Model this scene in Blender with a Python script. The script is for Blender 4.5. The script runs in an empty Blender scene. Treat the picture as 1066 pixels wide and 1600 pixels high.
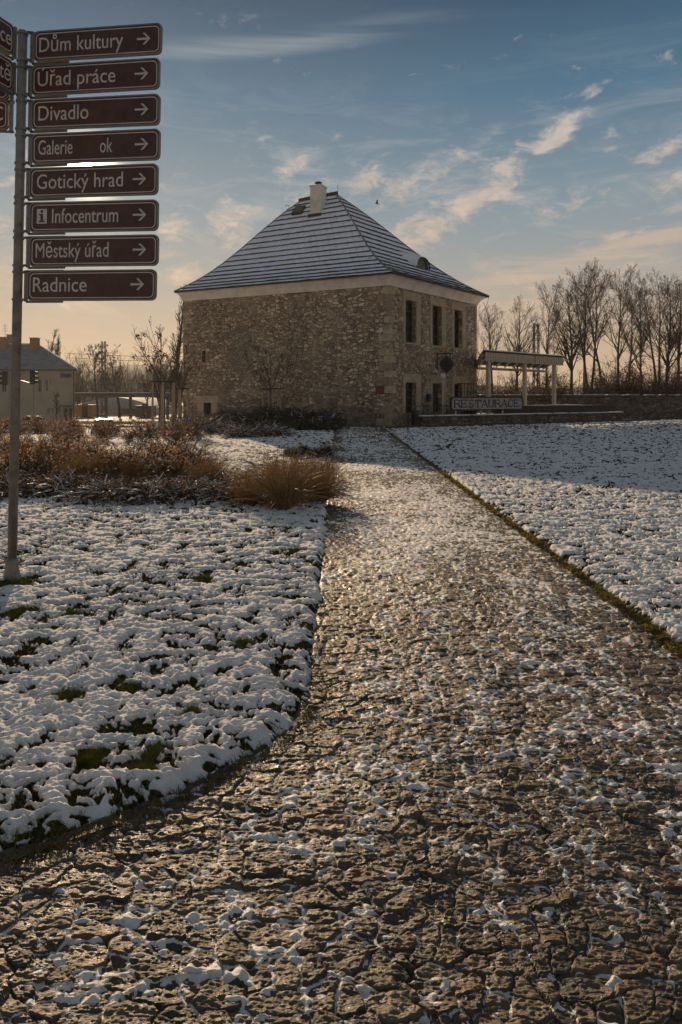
import bpy, math, random
import numpy as np
from mathutils import Vector, Quaternion
R = math.radians
scene = bpy.context.scene
COL = scene.collection

# ------------------------------------------------------------------ camera
CAM_H = 1.6
cam = bpy.data.cameras.new('camera')
cam.sensor_fit = 'VERTICAL'; cam.sensor_height = 36.0; cam.lens = 24.0
cam.shift_y = -180.0/1600.0
cam.clip_start = 0.05; cam.clip_end = 9000
camo = bpy.data.objects.new('camera', cam); COL.objects.link(camo)
camo.location = (0, 0, CAM_H); camo.rotation_euler = (R(90), 0, 0)
scene.camera = camo
scene.view_settings.view_transform = 'Standard'
scene.view_settings.look = 'None'
scene.view_settings.gamma = 1.0
scene.view_settings.exposure = 0.0
scene.cycles.max_bounces = 5
scene.cycles.transparent_max_bounces = 6
scene.cycles.sample_clamp_indirect = 4.0
scene.cycles.volume_bounces = 0

# ------------------------------------------------------------------ sun + sky
SUN_AZ, SUN_EL = R(-20.45), R(17.45)
SDIR = Vector((math.sin(SUN_AZ)*math.cos(SUN_EL), math.cos(SUN_AZ)*math.cos(SUN_EL), math.sin(SUN_EL)))
sl = bpy.data.lights.new('sun', 'SUN'); sl.energy = 5.0; sl.angle = R(0.55); sl.color = (1.0, 0.72, 0.44)
so = bpy.data.objects.new('sun', sl); COL.objects.link(so)
so.rotation_mode = 'QUATERNION'; so.rotation_quaternion = SDIR.to_track_quat('Z', 'Y'); so.location = (-20, 60, 40)

def s2l(r, g, b):
    f = lambda c: (c/255/12.92) if c/255 <= 0.04045 else ((c/255+0.055)/1.055)**2.4
    return (f(r), f(g), f(b), 1.0)

class NT:
    """small helper for building node trees"""
    def __init__(s, tree): s.t = tree; s.n = tree.nodes; s.l = tree.links
    def node(s, typ, **kw):
        x = s.n.new(typ)
        for k, v in kw.items(): setattr(x, k, v)
        return x
    def put(s, sock, v):
        if v is None: return
        if hasattr(v, 'node'): s.l.new(v, sock)
        else:
            if hasattr(sock.default_value, '__len__') and not hasattr(v, '__len__'): v = [v]*len(sock.default_value)
            sock.default_value = v
    def m(s, op, a, b=None, c=None, clamp=False):
        x = s.node('ShaderNodeMath', operation=op); x.use_clamp = clamp
        for i, v in enumerate((a, b, c)): s.put(x.inputs[i], v)
        return x.outputs[0]
    def vm(s, op, a, b=None, out=0):
        x = s.node('ShaderNodeVectorMath', operation=op)
        s.put(x.inputs[0], a)
        if b is not None: s.put(x.inputs[1], b)
        return x.outputs[out]
    def mix(s, f, a, b, blend='MIX'):
        x = s.node('ShaderNodeMix', data_type='RGBA', blend_type=blend)
        s.put(x.inputs[0], f); s.put(x.inputs[6], a); s.put(x.inputs[7], b)
        return x.outputs[2]
    def ramp(s, f, stops, interp='LINEAR'):
        x = s.node('ShaderNodeValToRGB'); cr = x.color_ramp; cr.interpolation = interp
        while len(cr.elements) < len(stops): cr.elements.new(0.5)
        for e, (p, c) in zip(cr.elements, stops):
            e.position = p; e.color = c if hasattr(c, '__len__') else (c, c, c, 1)
        s.put(x.inputs[0], f)
        return x.outputs[0]
    def ss(s, v, a, b):
        x = s.node('ShaderNodeMapRange', interpolation_type='SMOOTHSTEP')
        s.put(x.inputs[0], v); s.put(x.inputs[1], a); s.put(x.inputs[2], b)
        return x.outputs[0]
    def noise(s, vec, scale, detail=3, rough=0.55, dist=0.0, col=False):
        x = s.node('ShaderNodeTexNoise'); s.put(x.inputs['Vector'], vec)
        x.inputs['Scale'].default_value = scale; x.inputs['Detail'].default_value = detail
        x.inputs['Roughness'].default_value = rough; x.inputs['Distortion'].default_value = dist
        return x.outputs[1 if col else 0]
    def vor(s, vec, scale, feature='F1', rnd=1.0):
        x = s.node('ShaderNodeTexVoronoi', feature=feature); s.put(x.inputs['Vector'], vec)
        x.inputs['Scale'].default_value = scale; x.inputs['Randomness'].default_value = rnd
        return x
    def mapping(s, vec, scale=(1, 1, 1), rot=(0, 0, 0), loc=(0, 0, 0)):
        x = s.node('ShaderNodeMapping'); s.put(x.inputs[0], vec)
        x.inputs['Location'].default_value = loc; x.inputs['Rotation'].default_value = rot; x.inputs['Scale'].default_value = scale
        return x.outputs[0]

world = bpy.data.worlds.new('World'); scene.world = world
world.use_nodes = True
def build_sky():
    T = NT(world.node_tree); T.n.clear()
    out = T.node('ShaderNodeOutputWorld')
    sky = T.node('ShaderNodeTexSky', sky_type='NISHITA')
    sky.sun_disc = False; sky.sun_elevation = SUN_EL; sky.sun_rotation = SUN_AZ
    sky.air_density = 1.2; sky.dust_density = 1.0; sky.ozone_density = 2.0
    bgA = T.node('ShaderNodeBackground'); T.l.new(sky.outputs[0], bgA.inputs[0]); bgA.inputs[1].default_value = 0.06
    d = T.node('ShaderNodeTexCoord').outputs['Generated']
    sx = T.node('ShaderNodeSeparateXYZ'); T.l.new(d, sx.inputs[0])
    x, y, z = sx.outputs
    az = T.m('MULTIPLY', T.m('ARCTAN2', x, y), 57.29578)       # degrees
    el = T.m('MULTIPLY', T.m('ARCSINE', z), 57.29578)
    base = T.ramp(T.m('DIVIDE', el, 90.0, clamp=True), [
        (0.00, s2l(206, 172, 138)), (0.035, s2l(200, 171, 143)), (0.075, s2l(182, 166, 149)), (0.115, s2l(156, 158, 156)),
        (0.165, s2l(128, 148, 159)), (0.26, s2l(72, 112, 138)), (0.335, s2l(38, 76, 104)), (0.45, s2l(82, 102, 116)), (0.6, s2l(118, 122, 125)), (1.0, s2l(126, 128, 130))])
    # the sky pales towards the sun's side
    dot = T.vm('DOT_PRODUCT', d, tuple(SDIR), out=1)
    warm = T.ss(dot, 0.80, 1.0)
    base = T.mix(T.m('MULTIPLY', warm, 0.06), base, s2l(176, 160, 140))
    # cloud coordinate (angles), stretched along the wind
    cmb = T.node('ShaderNodeCombineXYZ'); T.put(cmb.inputs[0], az); T.put(cmb.inputs[1], el)
    ang = cmb.outputs[0]
    n1 = T.noise(T.mapping(ang, (0.22, 0.45, 1), (0, 0, R(-24))), 1.0, 7, 0.62, 0.9)
    n2 = T.noise(T.mapping(ang, (0.62, 1.1, 1), (0, 0, R(-22))), 1.0, 8, 0.66, 0.9)
    # broad cloud fields: (az, el, half length, half width, tilt, strength)
    field = None
    for (a, e, L, W, t, k) in [
        (10.0, 15.0, 6.0, 1.25, 30, 1.0), (17.5, 20.0, 3.6, 1.0, 38, 0.95), (4.6, 12.9, 3.4, 1.4, 15, 0.75), (20.0, 22.6, 1.6, .55, 30, .8),
        (-9.0, 14.6, 3.0, 2.2, 35, 0.78), (-4.4, 18.4, 2.0, 1.2, 50, 0.75), (2.6, 17.6, 3.4, 1.2, 25, 0.7), (-6.6, 20.6, 1.0, .6, 20, .6), (-.2, 20.8, 1.4, .8, 20, .5),
        (27.0, 16.2, 2.4, 1.1, 20, 0.85), (25.6, 18.2, 2.2, 0.8, 20, .75), (21.5, 20.0, 1.4, .7, 25, .6), (17.8, 14.6, 4, 1.4, 10, 0.5), (-13.6, 13.4, 1.4, 1.1, 20, .8), (-13.6, 9.8, 2.4, .8, 5, .85),
        (-22.0, 8.0, 8.0, 1.3, 8, 0.75), (-28.0, 12.0, 4.0, 2.2, 20, 0.75), (16.0, 8.0, 12.0, 2.0, 5, 0.55), (6.0, 17.4, 4.5, 1.5, 24, .78), (7.6, 14.2, 4.0, 1.6, 20, .72), (13.0, 17.0, 5.0, 1.6, 34, .8), (-3.0, 16.2, 2.6, 1.0, 30, .7), (-10.5, 11.6, 3.2, 1.4, 25, .7), (1.5, 20.6, 3.0, .8, 30, .55), (22.0, 12.6, 4.0, .9, 15, .65), (-18.0, 9.0, 5.0, .8, 10, .7), (-24.0, 15.5, 4.0, 1.6, 20, .7)]:
        ca, sa = math.cos(R(t)), math.sin(R(t))
        da = T.m('SUBTRACT', az, a); de = T.m('SUBTRACT', el, e)
        p = T.m('DIVIDE', T.m('ADD', T.m('MULTIPLY', da, ca), T.m('MULTIPLY', de, sa)), L)
        q = T.m('DIVIDE', T.m('SUBTRACT', T.m('MULTIPLY', de, ca), T.m('MULTIPLY', da, sa)), W)
        r2 = T.m('ADD', T.m('MULTIPLY', p, p), T.m('MULTIPLY', q, q))
        g = T.m('MULTIPLY', T.m('EXPONENT', T.m('MULTIPLY', r2, -0.9)), k)
        field = g if field is None else T.m('MAXIMUM', field, g)
    puff = T.m('ADD', T.m('MULTIPLY', n1, 0.62), T.m('MULTIPLY', n2, 0.38))
    dens = T.ss(T.m('ADD', field, T.m('MULTIPLY', T.m('SUBTRACT', puff, 0.5), 4.0)), 0.30, 1.20)
    # thin high veils and the long contrail-like band on the right
    veil = T.noise(T.mapping(ang, (0.05, 0.5, 1), (0, 0, R(-9))), 1.0, 6, 0.62, 0.6)
    veil = T.m('MULTIPLY', T.ss(veil, 0.50, 0.80), T.ss(el, 38.0, 4.0))
    streak = T.noise(T.mapping(ang, (0.035, 1.1, 1), (0, 0, R(-11))), 1.0, 4, 0.6, 0.2)
    bl = T.m('SUBTRACT', el, T.m('ADD', 8.9, T.m('MULTIPLY', T.m('SUBTRACT', az, 12.0), 0.22)))
    band = T.m('MULTIPLY', T.m('MULTIPLY', T.m('SUBTRACT', T.ss(bl, -1.6, 0.2), T.ss(bl, 0.5, 1.15)), T.ss(az, 7.5, 15.0)), T.ss(streak, 0.28, 0.62))
    bh = T.m('SUBTRACT', el, T.m('ADD', 26.2, T.m('MULTIPLY', T.m('ADD', az, 12.0), 0.12)))
    hi = T.m('MULTIPLY', T.m('MULTIPLY', T.m('SUBTRACT', T.ss(bh, -0.9, 0.0), T.ss(bh, 0.1, 1.5)), T.m('MULTIPLY', T.ss(az, 13.0, -6.0), T.ss(az, -22.0, -10.0))), T.ss(streak, 0.3, 0.65))
    low = T.ss(el, 22.0, 6.0)
    ccol = T.mix(low, s2l(204, 192, 182), s2l(224, 192, 160))
    c1 = T.mix(T.m('MULTIPLY', veil, 0.55), base, T.mix(low, s2l(150, 165, 175), s2l(208, 178, 148)))
    wisp = T.noise(T.mapping(ang, (0.10, 0.34, 1), (0, 0, R(-27))), 1.0, 8, 0.66, 1.2)
    wisp = T.m('MULTIPLY', T.m('MULTIPLY', T.ss(wisp, 0.46, 0.74), T.ss(el, 27.0, 17.0)), T.ss(el, 3.0, 9.0))
    c1 = T.mix(T.m('MULTIPLY', wisp, 0.62), c1, T.mix(T.ss(el, 20.0, 8.0), s2l(176, 180, 182), s2l(214, 186, 158)))
    c1 = T.mix(T.m('MULTIPLY', band, 0.62), c1, s2l(212, 184, 156))
    c1 = T.mix(T.m('MULTIPLY', hi, 0.42), c1, s2l(176, 182, 182))
    shade = T.ss(T.noise(T.mapping(ang, (0.5, 0.9, 1)), 1.0, 4, 0.6), 0.35, 0.65)
    ccol = T.mix(T.m('MULTIPLY', shade, 0.35), ccol, s2l(160, 152, 148))
    c1 = T.mix(T.m('MULTIPLY', dens, 0.95), c1, ccol)
    # aureole and disc of the sun itself
    a1 = T.m('MULTIPLY', T.m('POWER', T.m('MAXIMUM', dot, 0.0), 2600.0), 5.0)
    a2 = T.m('MULTIPLY', T.ss(dot, math.cos(R(0.62)), math.cos(R(0.30))), 40.0)
    glow = T.m('ADD', a1, a2)
    gl = T.node('ShaderNodeMix', data_type='RGBA', blend_type='MULTIPLY'); gl.inputs[0].default_value = 1.0
    gl.inputs[6].default_value = (1.0, 0.86, 0.66, 1)
    gc = T.node('ShaderNodeCombineColor'); [T.l.new(glow, gc.inputs[i]) for i in range(3)]
    T.l.new(gc.outputs[0], gl.inputs[7])
    tot = T.mix(1.0, c1, gl.outputs[2], 'ADD')
    bgB = T.node('ShaderNodeBackground'); T.l.new(tot, bgB.inputs[0]); bgB.inputs[1].default_value = 1.0
    mx = T.node('ShaderNodeMixShader'); mx.inputs[0].default_value = 0.95
    T.l.new(bgA.outputs[0], mx.inputs[1]); T.l.new(bgB.outputs[0], mx.inputs[2]); T.l.new(mx.outputs[0], out.inputs[0])
build_sky()

# ------------------------------------------------------------------ helpers: scene objects
def tag(o, label=None, cat=None, group=None, kind=None):
    if label: o['label'] = label
    if cat: o['category'] = cat
    if group: o['group'] = group
    if kind: o['kind'] = kind
    return o
def thing(name, label, cat, loc=(0, 0, 0), rot=(0, 0, 0), group=None):
    o = bpy.data.objects.new(name, None); COL.objects.link(o)
    o.empty_display_size = 0.2
    o.location = loc; o.rotation_euler = rot
    return tag(o, label, cat, group)
def dup(o, loc, rotz, scale=1.0, label=None, group=None):
    r = o.copy(); COL.objects.link(r); r.location = loc; r.rotation_euler = (o.rotation_euler.x, o.rotation_euler.y, rotz)
    r.scale = (scale,)*3 if not hasattr(scale, '__len__') else scale
    if label: r['label'] = label
    if group: r['group'] = group
    for ch in list(o.children):
        c = ch.copy(); COL.objects.link(c); c.parent = r
        for g in list(ch.children):
            q = g.copy(); COL.objects.link(q); q.parent = c
    return r
def np_mesh(name, verts, faces, mats, mat_idx=None, smooth=False, attrs=None):
    """faces: (M,4) or (M,3) numpy or a list of such arrays"""
    if not isinstance(faces, (list, tuple)): faces = [faces]
    faces = [f for f in faces if len(f)]
    me = bpy.data.meshes.new(name)
    verts = np.ascontiguousarray(verts, dtype=np.float32)
    me.vertices.add(len(verts)); me.vertices.foreach_set('co', verts.ravel())
    nl = sum(f.size for f in faces); nf = sum(len(f) for f in faces)
    me.loops.add(nl); me.polygons.add(nf)
    me.loops.foreach_set('vertex_index', np.concatenate([f.ravel() for f in faces]).astype(np.int32))
    tot = np.concatenate([np.full(len(f), f.shape[1]) for f in faces]).astype(np.int32)
    st = np.concatenate([[0], np.cumsum(tot)[:-1]]).astype(np.int32)
    me.polygons.foreach_set('loop_start', st)
    if mat_idx is not None: me.polygons.foreach_set('material_index', np.asarray(mat_idx, dtype=np.int32))
    me.polygons.foreach_set('use_smooth', np.full(nf, smooth))
    for k, v in (attrs or {}).items():
        a = me.attributes.new(k, 'FLOAT', 'POINT'); a.data.foreach_set('value', np.asarray(v, dtype=np.float32))
    for m in (mats if isinstance(mats, (list, tuple)) else [mats]): me.materials.append(m)
    me.update(); me.validate()
    return me
def link(name, me, parent=None, local=False):
    o = bpy.data.objects.new(name, me); COL.objects.link(o)
    if parent is not None:
        o.parent = parent
        if not local:
            p = parent; off = Vector(p.location)
            while p.parent is not None: p = p.parent; off += Vector(p.location)
            me.transform(__import__('mathutils').Matrix.Translation(-off))
    return o
class MB:
    """collects boxes, bars, prisms into one mesh"""
    def __init__(s): s.v = []; s.f = []; s.mi = []
    def add(s, verts, faces, mi=0):
        b = len(s.v); s.v += [tuple(map(float, v)) for v in verts]
        s.f += [[i+b for i in f] for f in faces]; s.mi += [mi]*len(faces)
    def hexa(s, b, t, mi=0):
        s.add(list(b)+list(t), [(3, 2, 1, 0), (4, 5, 6, 7), (0, 1, 5, 4), (1, 2, 6, 5), (2, 3, 7, 6), (3, 0, 4, 7)], mi)
    def box(s, c, d, rz=0, mi=0):
        """c = centre, d = full sizes"""
        ca, sa = math.cos(rz), math.sin(rz); hx, hy, hz = d[0]/2, d[1]/2, d[2]/2
        P = [(c[0]+x*ca-y*sa, c[1]+x*sa+y*ca) for x, y in ((-hx, -hy), (hx, -hy), (hx, hy), (-hx, hy))]
        s.hexa([(x, y, c[2]-hz) for x, y in P], [(x, y, c[2]+hz) for x, y in P], mi)
    def tube(s, pts, radii, n=8, mi=0, cap=True):
        pts = [Vector(p) for p in pts]
        if not hasattr(radii, '__len__'): radii = [radii]*len(pts)
        rings = []; vs = []
        for i, p in enumerate(pts):
            t = (pts[min(i+1, len(pts)-1)]-pts[max(i-1, 0)]).normalized()
            ref = Vector((0, 0, 1)) if abs(t.z) < 0.9 else Vector((1, 0, 0))
            u = t.cross(ref).normalized(); w = t.cross(u)
            for k in range(n):
                a = 2*math.pi*k/n; vs.append(p+(u*math.cos(a)+w*math.sin(a))*radii[i])
        fs = []
        for i in range(len(pts)-1):
            for k in range(n):
                k2 = (k+1) % n; fs.append((i*n+k, i*n+k2, (i+1)*n+k2, (i+1)*n+k))
        if cap: fs.append(tuple(range(n-1, -1, -1))); fs.append(tuple((len(pts)-1)*n+k for k in range(n)))
        s.add(vs, fs, mi)
    def lathe(s, prof, c, n=12, mi=0):
        vs = []; fs = []
        for r, z in prof:
            for k in range(n):
                a = 2*math.pi*k/n; vs.append((c[0]+r*math.cos(a), c[1]+r*math.sin(a), c[2]+z))
        for i in range(len(prof)-1):
            for k in range(n):
                k2 = (k+1) % n; fs.append((i*n+k, i*n+k2, (i+1)*n+k2, (i+1)*n+k))
        fs.append(tuple(range(n-1, -1, -1))); fs.append(tuple((len(prof)-1)*n+k for k in range(n)))
        s.add(vs, fs, mi)
    def mesh(s, name, mats, smooth=False):
        me = bpy.data.meshes.new(name); me.from_pydata(s.v, [], s.f)
        for m in (mats if isinstance(mats, (list, tuple)) else [mats]): me.materials.append(m)
        me.polygons.foreach_set('material_index', np.array(s.mi, dtype=np.int32))
        if smooth: me.polygons.foreach_set('use_smooth', np.ones(len(s.f), dtype=bool))
        me.update(); return me
    def build(s, name, mats, parent=None, smooth=False, local=False):
        return link(name, s.mesh(name, mats, smooth), parent, local)

F = 1067.0
def at(px, py, Y): return Vector(((px-533)/F*Y, Y, CAM_H-(py-620)/F*Y))
def zat(py, Y): return CAM_H-(py-620)/F*Y
def xat(px, Y): return (px-533)/F*Y

# ------------------------------------------------------------------ helpers: numpy noise
def _h(ix, iy, seed):
    n = (ix.astype(np.int64)*374761393 + iy.astype(np.int64)*668265263 + seed*974711) & 0xFFFFFFFF
    n = ((n ^ (n >> 13))*1274126177) & 0xFFFFFFFF
    n = ((n ^ (n >> 16))*2246822519) & 0xFFFFFFFF
    n = n ^ (n >> 15)
    return (n & 0xFFFFFF)/float(0x1000000)
def gn(x, y, seed=0):
    """gradient noise about -1..1"""
    ix = np.floor(x); iy = np.floor(y); fx = x-ix; fy = y-iy
    u = fx*fx*fx*(fx*(fx*6-15)+10); v = fy*fy*fy*(fy*(fy*6-15)+10)
    def g(dx, dy):
        a = _h(ix+dx, iy+dy, seed)*2*np.pi
        return np.cos(a)*(fx-dx)+np.sin(a)*(fy-dy)
    a = g(0, 0); b = g(1, 0); c = g(0, 1); d = g(1, 1)
    return ((a*(1-u)+b*u)*(1-v)+(c*(1-u)+d*u)*v)*1.5
def fbm(x, y, seed=0, octv=4, gain=0.5):
    s = 0; a = 1; t = 0
    for i in range(octv):
        s = s+a*gn(x*2**i+i*17.3, y*2**i-i*9.1, seed+i); t += a; a *= gain
    return s/t
def worley(x, y, seed=0, jit=0.9):
    ix = np.floor(x); iy = np.floor(y)
    f1 = np.full(x.shape, 9.0); f2 = np.full(x.shape, 9.0); cid = np.zeros(x.shape); cx = np.zeros(x.shape); cy = np.zeros(x.shape)
    for dx in (-1, 0, 1):
        for dy in (-1, 0, 1):
            px = ix+dx+0.5+(_h(ix+dx, iy+dy, seed)-0.5)*jit; py = iy+dy+0.5+(_h(ix+dx, iy+dy, seed+7)-0.5)*jit
            d = np.maximum(np.abs(px-x), np.abs(py-y))*0.6+np.hypot(px-x, py-y)*0.4
            nr = d < f1
            f2 = np.where(nr, f1, np.minimum(f2, d))
            cid = np.where(nr, _h(ix+dx, iy+dy, seed+13), cid); cx = np.where(nr, x-px, cx); cy = np.where(nr, y-py, cy)
            f1 = np.where(nr, d, f1)
    return f1, f2, cid, cx, cy
def sst(v, a, b):
    t = np.clip((v-a)/(b-a), 0, 1); return t*t*(3-2*t)
def tubes(P, Rr, sides=3):
    """P (N,K,3), Rr (N,K): N tapered tubes -> verts, quads"""
    N, K, _ = P.shape
    T = P[:, -1]-P[:, 0]; T /= (np.linalg.norm(T, axis=1, keepdims=True)+1e-9)
    ref = np.where(np.abs(T[:, 2:3]) < 0.9, [[0, 0, 1.0]], [[1.0, 0, 0]])
    U = np.cross(T, ref); U /= (np.linalg.norm(U, axis=1, keepdims=True)+1e-9); V = np.cross(T, U)
    a = np.arange(sides)*2*np.pi/sides
    off = np.cos(a)[None, :, None]*U[:, None, :]+np.sin(a)[None, :, None]*V[:, None, :]
    vs = P[:, :, None, :]+off[:, None, :, :]*Rr[:, :, None, None]
    base = (np.arange(N)*K*sides)[:, None, None]
    i = np.arange(K-1)[None, :, None]*sides; k = np.arange(sides)[None, None, :]; k2 = (k+1) % sides
    f = np.stack([base+i+k, base+i+k2, base+i+sides+k2, base+i+sides+k], -1).reshape(-1, 4)
    return vs.reshape(-1, 3), f
def curves(start, d, L, rng, npts=5, up=0.0, wob=0.1):
    N = len(start); P = np.zeros((N, npts, 3)); P[:, 0] = start; d = d.copy()
    for i in range(1, npts):
        P[:, i] = P[:, i-1]+d*(L/(npts-1))[:, None]
        d = d+rng.normal(0, wob, (N, 3)); d[:, 2] += up
        d /= np.linalg.norm(d, axis=1, keepdims=True)
    return P
def children(P, Rr, L, n, rng, tmin, tmax, ang, lf, rf):
    """n children for every parent curve"""
    N, K, _ = P.shape
    idx = np.repeat(np.arange(N), n); t = rng.uniform(tmin, tmax, len(idx)); s = t*(K-1); i = np.minimum(s.astype(int), K-2); fr = (s-i)[:, None]
    A = P[idx, i]; B = P[idx, i+1]; st = A*(1-fr)+B*fr
    T = B-A; T /= (np.linalg.norm(T, axis=1, keepdims=True)+1e-9)
    rv = rng.normal(0, 1, (len(idx), 3)); rv -= (rv*T).sum(1, keepdims=True)*T; rv /= np.linalg.norm(rv, axis=1, keepdims=True)
    a = rng.uniform(ang[0], ang[1], len(idx))[:, None]
    d = np.cos(a)*T+np.sin(a)*rv
    Lc = L[idx]*(1-0.55*t)*lf*rng.uniform(0.7, 1.2, len(idx))
    r = (Rr[idx, i]*(1-fr[:, 0])+Rr[idx, i+1]*fr[:, 0])*rf
    return st, d, Lc, r
def taper(r, K, end=0.35): return r[:, None]*np.linspace(1, end, K)[None, :]
def cards(C, size, rng, flat=0.0):
    """small leaf quads at C"""
    N = len(C); a = rng.normal(0, 1, (N, 3)); a[:, 2] *= (1-flat); a /= np.linalg.norm(a, axis=1, keepdims=True)
    b = rng.normal(0, 1, (N, 3)); b -= (a*b).sum(1, keepdims=True)*a; b /= np.linalg.norm(b, axis=1, keepdims=True)
    s = (size*rng.uniform(0.6, 1.3, N))[:, None]
    V = np.stack([C-a*s, C+b*s*0.45, C+a*s, C-b*s*0.45], 1).reshape(-1, 3)
    return V, np.arange(N*4).reshape(-1, 4)
def merge(parts):
    V = []; Fq = []; o = 0
    for v, f in parts: V.append(v); Fq.append(f+o); o += len(v)
    return np.concatenate(V), np.concatenate(Fq)

# ------------------------------------------------------------------ materials
def newmat(name):
    m = bpy.data.materials.new(name); m.use_nodes = True
    T = NT(m.node_tree); b = T.n['Principled BSDF']
    return m, T, b
def objco(T): return T.node('ShaderNodeTexCoord').outputs['Object']
def geoco(T): return T.node('ShaderNodeNewGeometry').outputs['Position']
def bump(T, b, h, strength=0.4, dist=0.02):
    x = T.node('ShaderNodeBump'); x.inputs['Strength'].default_value = strength; x.inputs['Distance'].default_value = dist
    T.l.new(h, x.inputs['Height']); T.l.new(x.outputs[0], b.inputs['Normal'])
def simple(name, col, rough=0.7, var=0.25, scale=6.0, metal=0.0, bmp=0.15, bdist=0.01, spec=0.4):
    """plain paint-like stuff with mottling so that no surface is perfectly uniform"""
    m, T, b = newmat(name); co = objco(T)
    n = T.noise(co, scale, 5, 0.6)
    c = (*col, 1); dk = tuple(x*(1-var) for x in col)+(1,); lt = tuple(min(1, x*(1+var*0.6)) for x in col)+(1,)
    T.put(b.inputs['Base Color'], T.ramp(n, [(0.3, dk), (0.5, c), (0.72, lt)]))
    T.put(b.inputs['Roughness'], T.m('ADD', rough-0.08, T.m('MULTIPLY', n, 0.16)))
    b.inputs['Metallic'].default_value = metal; b.inputs['Specular IOR Level'].default_value = spec
    if bmp: bump(T, b, T.noise(co, scale*6, 3), bmp, bdist)
    return m
def leafmat(name, c1, c2, trans=0.55, scale=30):
    m, T, b = newmat(name); co = geoco(T)
    n = T.noise(co, scale, 2)
    col = T.ramp(n, [(0.35, (*c1, 1)), (0.65, (*c2, 1))])
    T.put(b.inputs['Base Color'], col); b.inputs['Roughness'].default_value = 0.6
    tr = T.node('ShaderNodeBsdfTranslucent'); T.l.new(col, tr.inputs[0])
    mx = T.node('ShaderNodeMixShader'); mx.inputs[0].default_value = trans
    T.l.new(b.outputs[0], mx.inputs[1]); T.l.new(tr.outputs[0], mx.inputs[2])
    T.l.new(mx.outputs[0], T.n['Material Output'].inputs[0])
    return m
M = {}
M['galv'] = simple('galvanised_steel', (0.20, 0.19, 0.18), 0.45, 0.4, 14, 0.6)
M['alu'] = simple('sign_frame_grey', (0.20, 0.18, 0.165), 0.45, 0.25, 9, 0.3)
M['brown'] = simple('sign_brown', (0.078, 0.032, 0.021), 0.42, 0.45, 5, 0, 0.05)
M['letter'] = simple('sign_letter_white', (0.56, 0.51, 0.47), 0.5, 0.2, 12, 0, 0)
M['darkiron'] = simple('dark_iron', (0.022, 0.020, 0.019), 0.55, 0.4, 12)
M['blackplastic'] = simple('signal_black', (0.014, 0.014, 0.015), 0.5, 0.3, 12)
M['white_plaster'] = simple('cornice_plaster', (0.72, 0.635, 0.55), 0.85, 0.22, 1.6, 0, 0.25)
M['chimney_paint'] = simple('chimney_plaster', (0.66, 0.62, 0.57), 0.85, 0.2, 2.0, 0, 0.25)
M['pane'] = simple('dark_pane', (0.012, 0.011, 0.010), 0.25, 0.3, 2)
M['dressed'] = simple('dressed_sandstone', (0.40, 0.305, 0.21), 0.85, 0.3, 2.5, 0, 0.4, 0.02)
M['quoin_pale'] = simple('corner_stone_pale', (0.44, 0.345, 0.24), 0.9, 0.35, 4, 0, 0.6, 0.03)
M['quoin_dark'] = simple('corner_stone_brown', (0.29, 0.215, 0.15), 0.9, 0.4, 4, 0, 0.6, 0.03)
M['wood_post'] = simple('cream_timber', (0.52, 0.44, 0.34), 0.6, 0.25, 4)
M['wood_dark'] = simple('dark_timber', (0.040, 0.031, 0.025), 0.7, 0.4, 5)
M['stake'] = simple('tree_stake_wood', (0.40, 0.30, 0.21), 0.8, 0.35, 6)
M['bark'] = simple('bark', (0.095, 0.069, 0.050), 0.9, 0.4, 3)
M['bark_far'] = simple('bark_far', (0.075, 0.058, 0.045), 0.9, 0.4, 3)
M['bark_young'] = simple('bark_young', (0.09, 0.066, 0.046), 0.85, 0.35, 8)
M['twig_red'] = simple('twig_brown', (0.085, 0.046, 0.026), 0.8, 0.4, 18)
M['house_wall'] = simple('house_render', (0.42, 0.34, 0.24), 0.9, 0.16, 0.6, 0, 0.2)
M['house_sill'] = simple('house_trim', (0.45, 0.42, 0.36), 0.8, 0.2, 3)
M['brick'] = simple('chimney_brick', (0.30, 0.19, 0.12), 0.85, 0.35, 5)
M['blueboard'] = simple('blue_board', (0.022, 0.036, 0.085), 0.5, 0.25, 6)
M['carblue'] = simple('car_paint', (0.035, 0.075, 0.26), 0.25, 0.15, 3, 0.2, 0)
M['tyre'] = simple('tyre_rubber', (0.02, 0.02, 0.02), 0.8, 0.3, 12)
M['glass_dark'] = simple('car_glass', (0.05, 0.06, 0.07), 0.08, 0.2, 3, 0, 0, spec=0.9)
M['lamp_glass'] = simple('lamp_globe', (0.6, 0.6, 0.6), 0.25, 0.1, 4)
M['lamp_clear'] = simple('car_lamp', (0.55, 0.55, 0.5), 0.2, 0.1, 8)
M['lens_red'] = simple('signal_red_lens', (0.10, 0.012, 0.010), 0.3, 0.2, 8)
M['lens_amber'] = simple('signal_amber_lens', (0.12, 0.06, 0.008), 0.3, 0.2, 8)
M['lens_green'] = simple('signal_green_lens', (0.010, 0.08, 0.045), 0.3, 0.2, 8)
M['hall_roof'] = simple('hall_roof_snow', (0.36, 0.355, 0.36), 0.8, 0.3, 0.8)
M['canopy'] = simple('canopy_steel', (0.10, 0.085, 0.075), 0.7, 0.3, 2)
M['valance'] = simple('awning_cloth', (0.46, 0.37, 0.27), 0.85, 0.25, 6)
M['board_face'] = simple('board_pale', (0.33, 0.31, 0.29), 0.7, 0.5, 5)
M['board_letter'] = simple('board_letters', (0.035, 0.018, 0.020), 0.6, 0.3, 8)
M['rust_brick'] = simple('rust_brick_patch', (0.15, 0.062, 0.036), 0.9, 0.35, 6, 0, 0.5, 0.02)
M['leaf_rust'] = leafmat('rust_leaves', (0.16, 0.085, 0.042), (0.52, 0.33, 0.18), 0.62)
M['leaf_dark'] = leafmat('dark_leaves', (0.045, 0.024, 0.014), (0.11, 0.055, 0.028), 0.4)
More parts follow.
